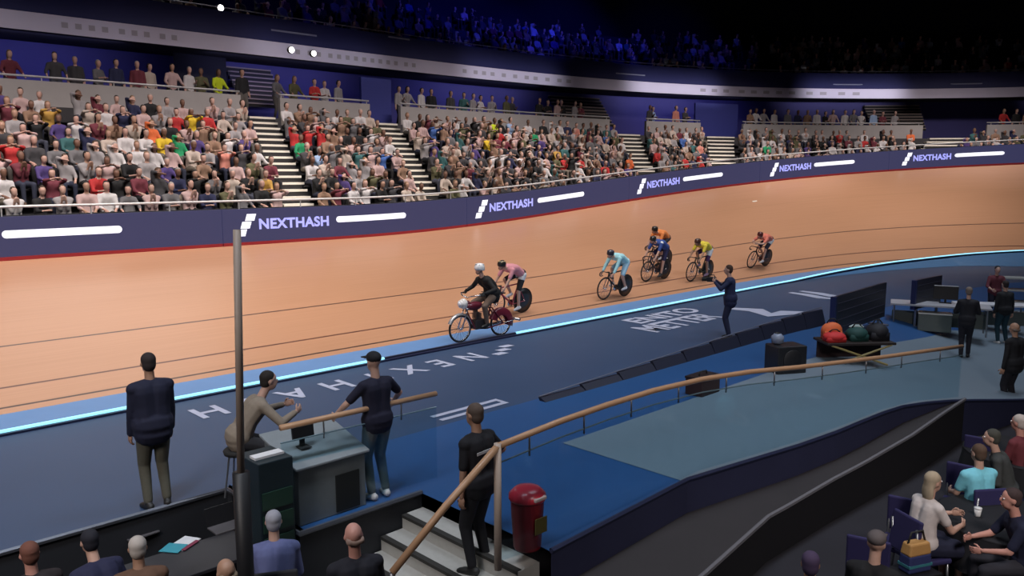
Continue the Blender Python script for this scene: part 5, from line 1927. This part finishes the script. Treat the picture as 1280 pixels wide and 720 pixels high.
rest = [(tuple(pl(r['s'], r['u'], r['z'])), face_rz(r['s']) + rnd.uniform(-.2, .2), TN[r['top']]) for r in seats[NIND:]]
for i in range(NUP - 1):
    u = 16.42 + i * .8 + .52; z = 9.0 + i * .48
    for s in seat_row(u, -22, 25, .6):
        if rnd.random() < .52: continue
        p = pl(s, u, z)
        px, py = proj(p + V((0, 0, 1.3)))
        if -20 < px < 1300 and py > -12: rest.append((tuple(p), face_rz(s) + rnd.uniform(-.3, .3), TN[pick_top()]))
crowd('crowd', rest, 'rest of the seated crowd, farther blocks and the dim upper tier')

# benches under the rows
M_BENCH = M('bench_black', (.014, .013, .016), .6)
for i in range(NROW):
    u = U0 + i * DU + .10
    z = Z0 + i * DZ
    edges = [-31] + [stair_s(k, u) for k in range(5)] + [27]
    for b in range(6):
        rs = [r for r in seats if r['row'] == i and r['b'] == b]
        if not rs: continue
        a0 = min(r['s'] for r in rs) - .3
        a1 = max(r['s'] for r in rs) + .3
        where = 'left of the first stairs' if b == 0 else ('right of the fifth stairs' if b == 5 else 'between the %s and %s stairs' % (ORD[b], ORD[b + 1]))
        c0 = pl((a0 + a1) / 2, u, z)
        t = thing('bench', 'long dark bench, %s row up, %s' % (ORD[i + 1], where), 'bench', c0, 0, 'benches of the lower stand')
        ss = frange(a0, a1, .6)
        f = MB(); f.sweep(ss, [(-.20, .37), (-.20, .425), (.20, .425), (.20, .37)], lambda s, uu, zz: pl(s, u + uu, z + zz) - c0, close=True, ends=True); f.build('seat', M_BENCH, t)
        f = MB(); f.sweep(ss, [(-.05, 0), (-.05, .38), (.05, .38), (.05, 0)], lambda s, uu, zz: pl(s, u + uu, z + zz) - c0, close=True, ends=True); f.build('support', M_BENCH, t)

# ================================================================== LIGHT
def area(name, p, tgt, sx, sy, e, col=(1, .95, .88), spread=120):
    L = bpy.data.lights.new(name, 'AREA'); L.shape = 'RECTANGLE'; L.size = sx; L.size_y = sy
    L.energy = e; L.color = col; L.spread = R(spread)
    o = bpy.data.objects.new(name, L); COL.objects.link(o)
    o.location = p
    o.rotation_euler = (V(tgt) - V(p)).to_track_quat('-Z', 'Y').to_euler()
    return o


def spot(name, p, tgt, e, col, ang, blend=.5, rad=.2):
    L = bpy.data.lights.new(name, 'SPOT'); L.energy = e; L.color = col; L.spot_size = R(ang); L.spot_blend = blend; L.shadow_soft_size = rad
    o = bpy.data.objects.new(name, L); COL.objects.link(o)
    o.location = p
    o.rotation_euler = (V(tgt) - V(p)).to_track_quat('-Z', 'Y').to_euler()
    return o


for s, e in ((-25, 510), (-14, 540), (-3, 420), (8, 365), (17, 370)):
    area('track_light', pl(s, -1.0, 13.0), tr(s, 4.0), 7, 2.0, e, (1, .93, .88), 92)
for s, e in ((-22, 300), (-10, 300), (2, 280)):
    area('infield_fill', pl(s, -9.0, 13.5), pl(s, -6.0, 0), 7, 2.0, e, (.80, .88, 1.0), 100)  # dim bluish fill added above the infield floor
for s in (-19, -8, 3, 13, 21):
    area('stand_light', pl(s, 5.5, 13.0), pl(s, 11.5, 3.4), 7, 1.0, 330, (1, .88, .87), 84)
for s, e in ((4.0, 1500), (8.0, 3300), (11.5, 2700), (15, 600), (-3.5, 420)):
    spot('blue_spot', pl(s, 9, 16.5), pl(s, 20, 12), e, (.03, .04, 1.0), 44, .8, .3)
for s in (-15, -5, 5, 14):
    area('concourse_light', pl(s, 16.3, 8.22), pl(s, 18.0, 6.6), 7, .25, 46, (.42, .42, 1.0), 160)
area('rear_sheen_fill', pl(-11.5, 21, 16.2), tr(-17, 4), 14, 5, 210, (1, .95, .93), 110)  # added lamp, placed to put a pale sheen on the left boards
for s, e in ((-24, 2), (-14, 2), (-4, 6), (6, 13), (13, 20), (19, 22), (25, 22)):
    area('balcony_fill', pl(s, 11.6, 8.35), pl(s, 16, 8.62), 6, .25, e, (.93, .90, 1.0), 34)  # added fill that only brightens the white balcony front
area('guest_fill', (5.0, 1.5, 7.5), (6.5, 10, -.6), 1.5, 1.5, 150, (1, .90, .86), 90)  # added fill from behind the camera, lifts guests and walkway
area('desk_fill', (-5.5, 1.0, 6.5), (-4.0, 8.0, -.4), 1.5, 1.5, 70, (1, .90, .85), 80)  # added fill from behind the camera, lifts the people at the desk
w = bpy.data.worlds.new('world'); SC.world = w; w.use_nodes = True
w.node_tree.nodes['Background'].inputs[0].default_value = (.10, .11, .20, 1)
w.node_tree.nodes['Background'].inputs[1].default_value = .05
SC.view_settings.view_transform = 'Standard'
SC.view_settings.look = 'None'
SC.view_settings.gamma = 1.0
SC.view_settings.use_curve_mapping = False
SC.view_settings.exposure = 0.0
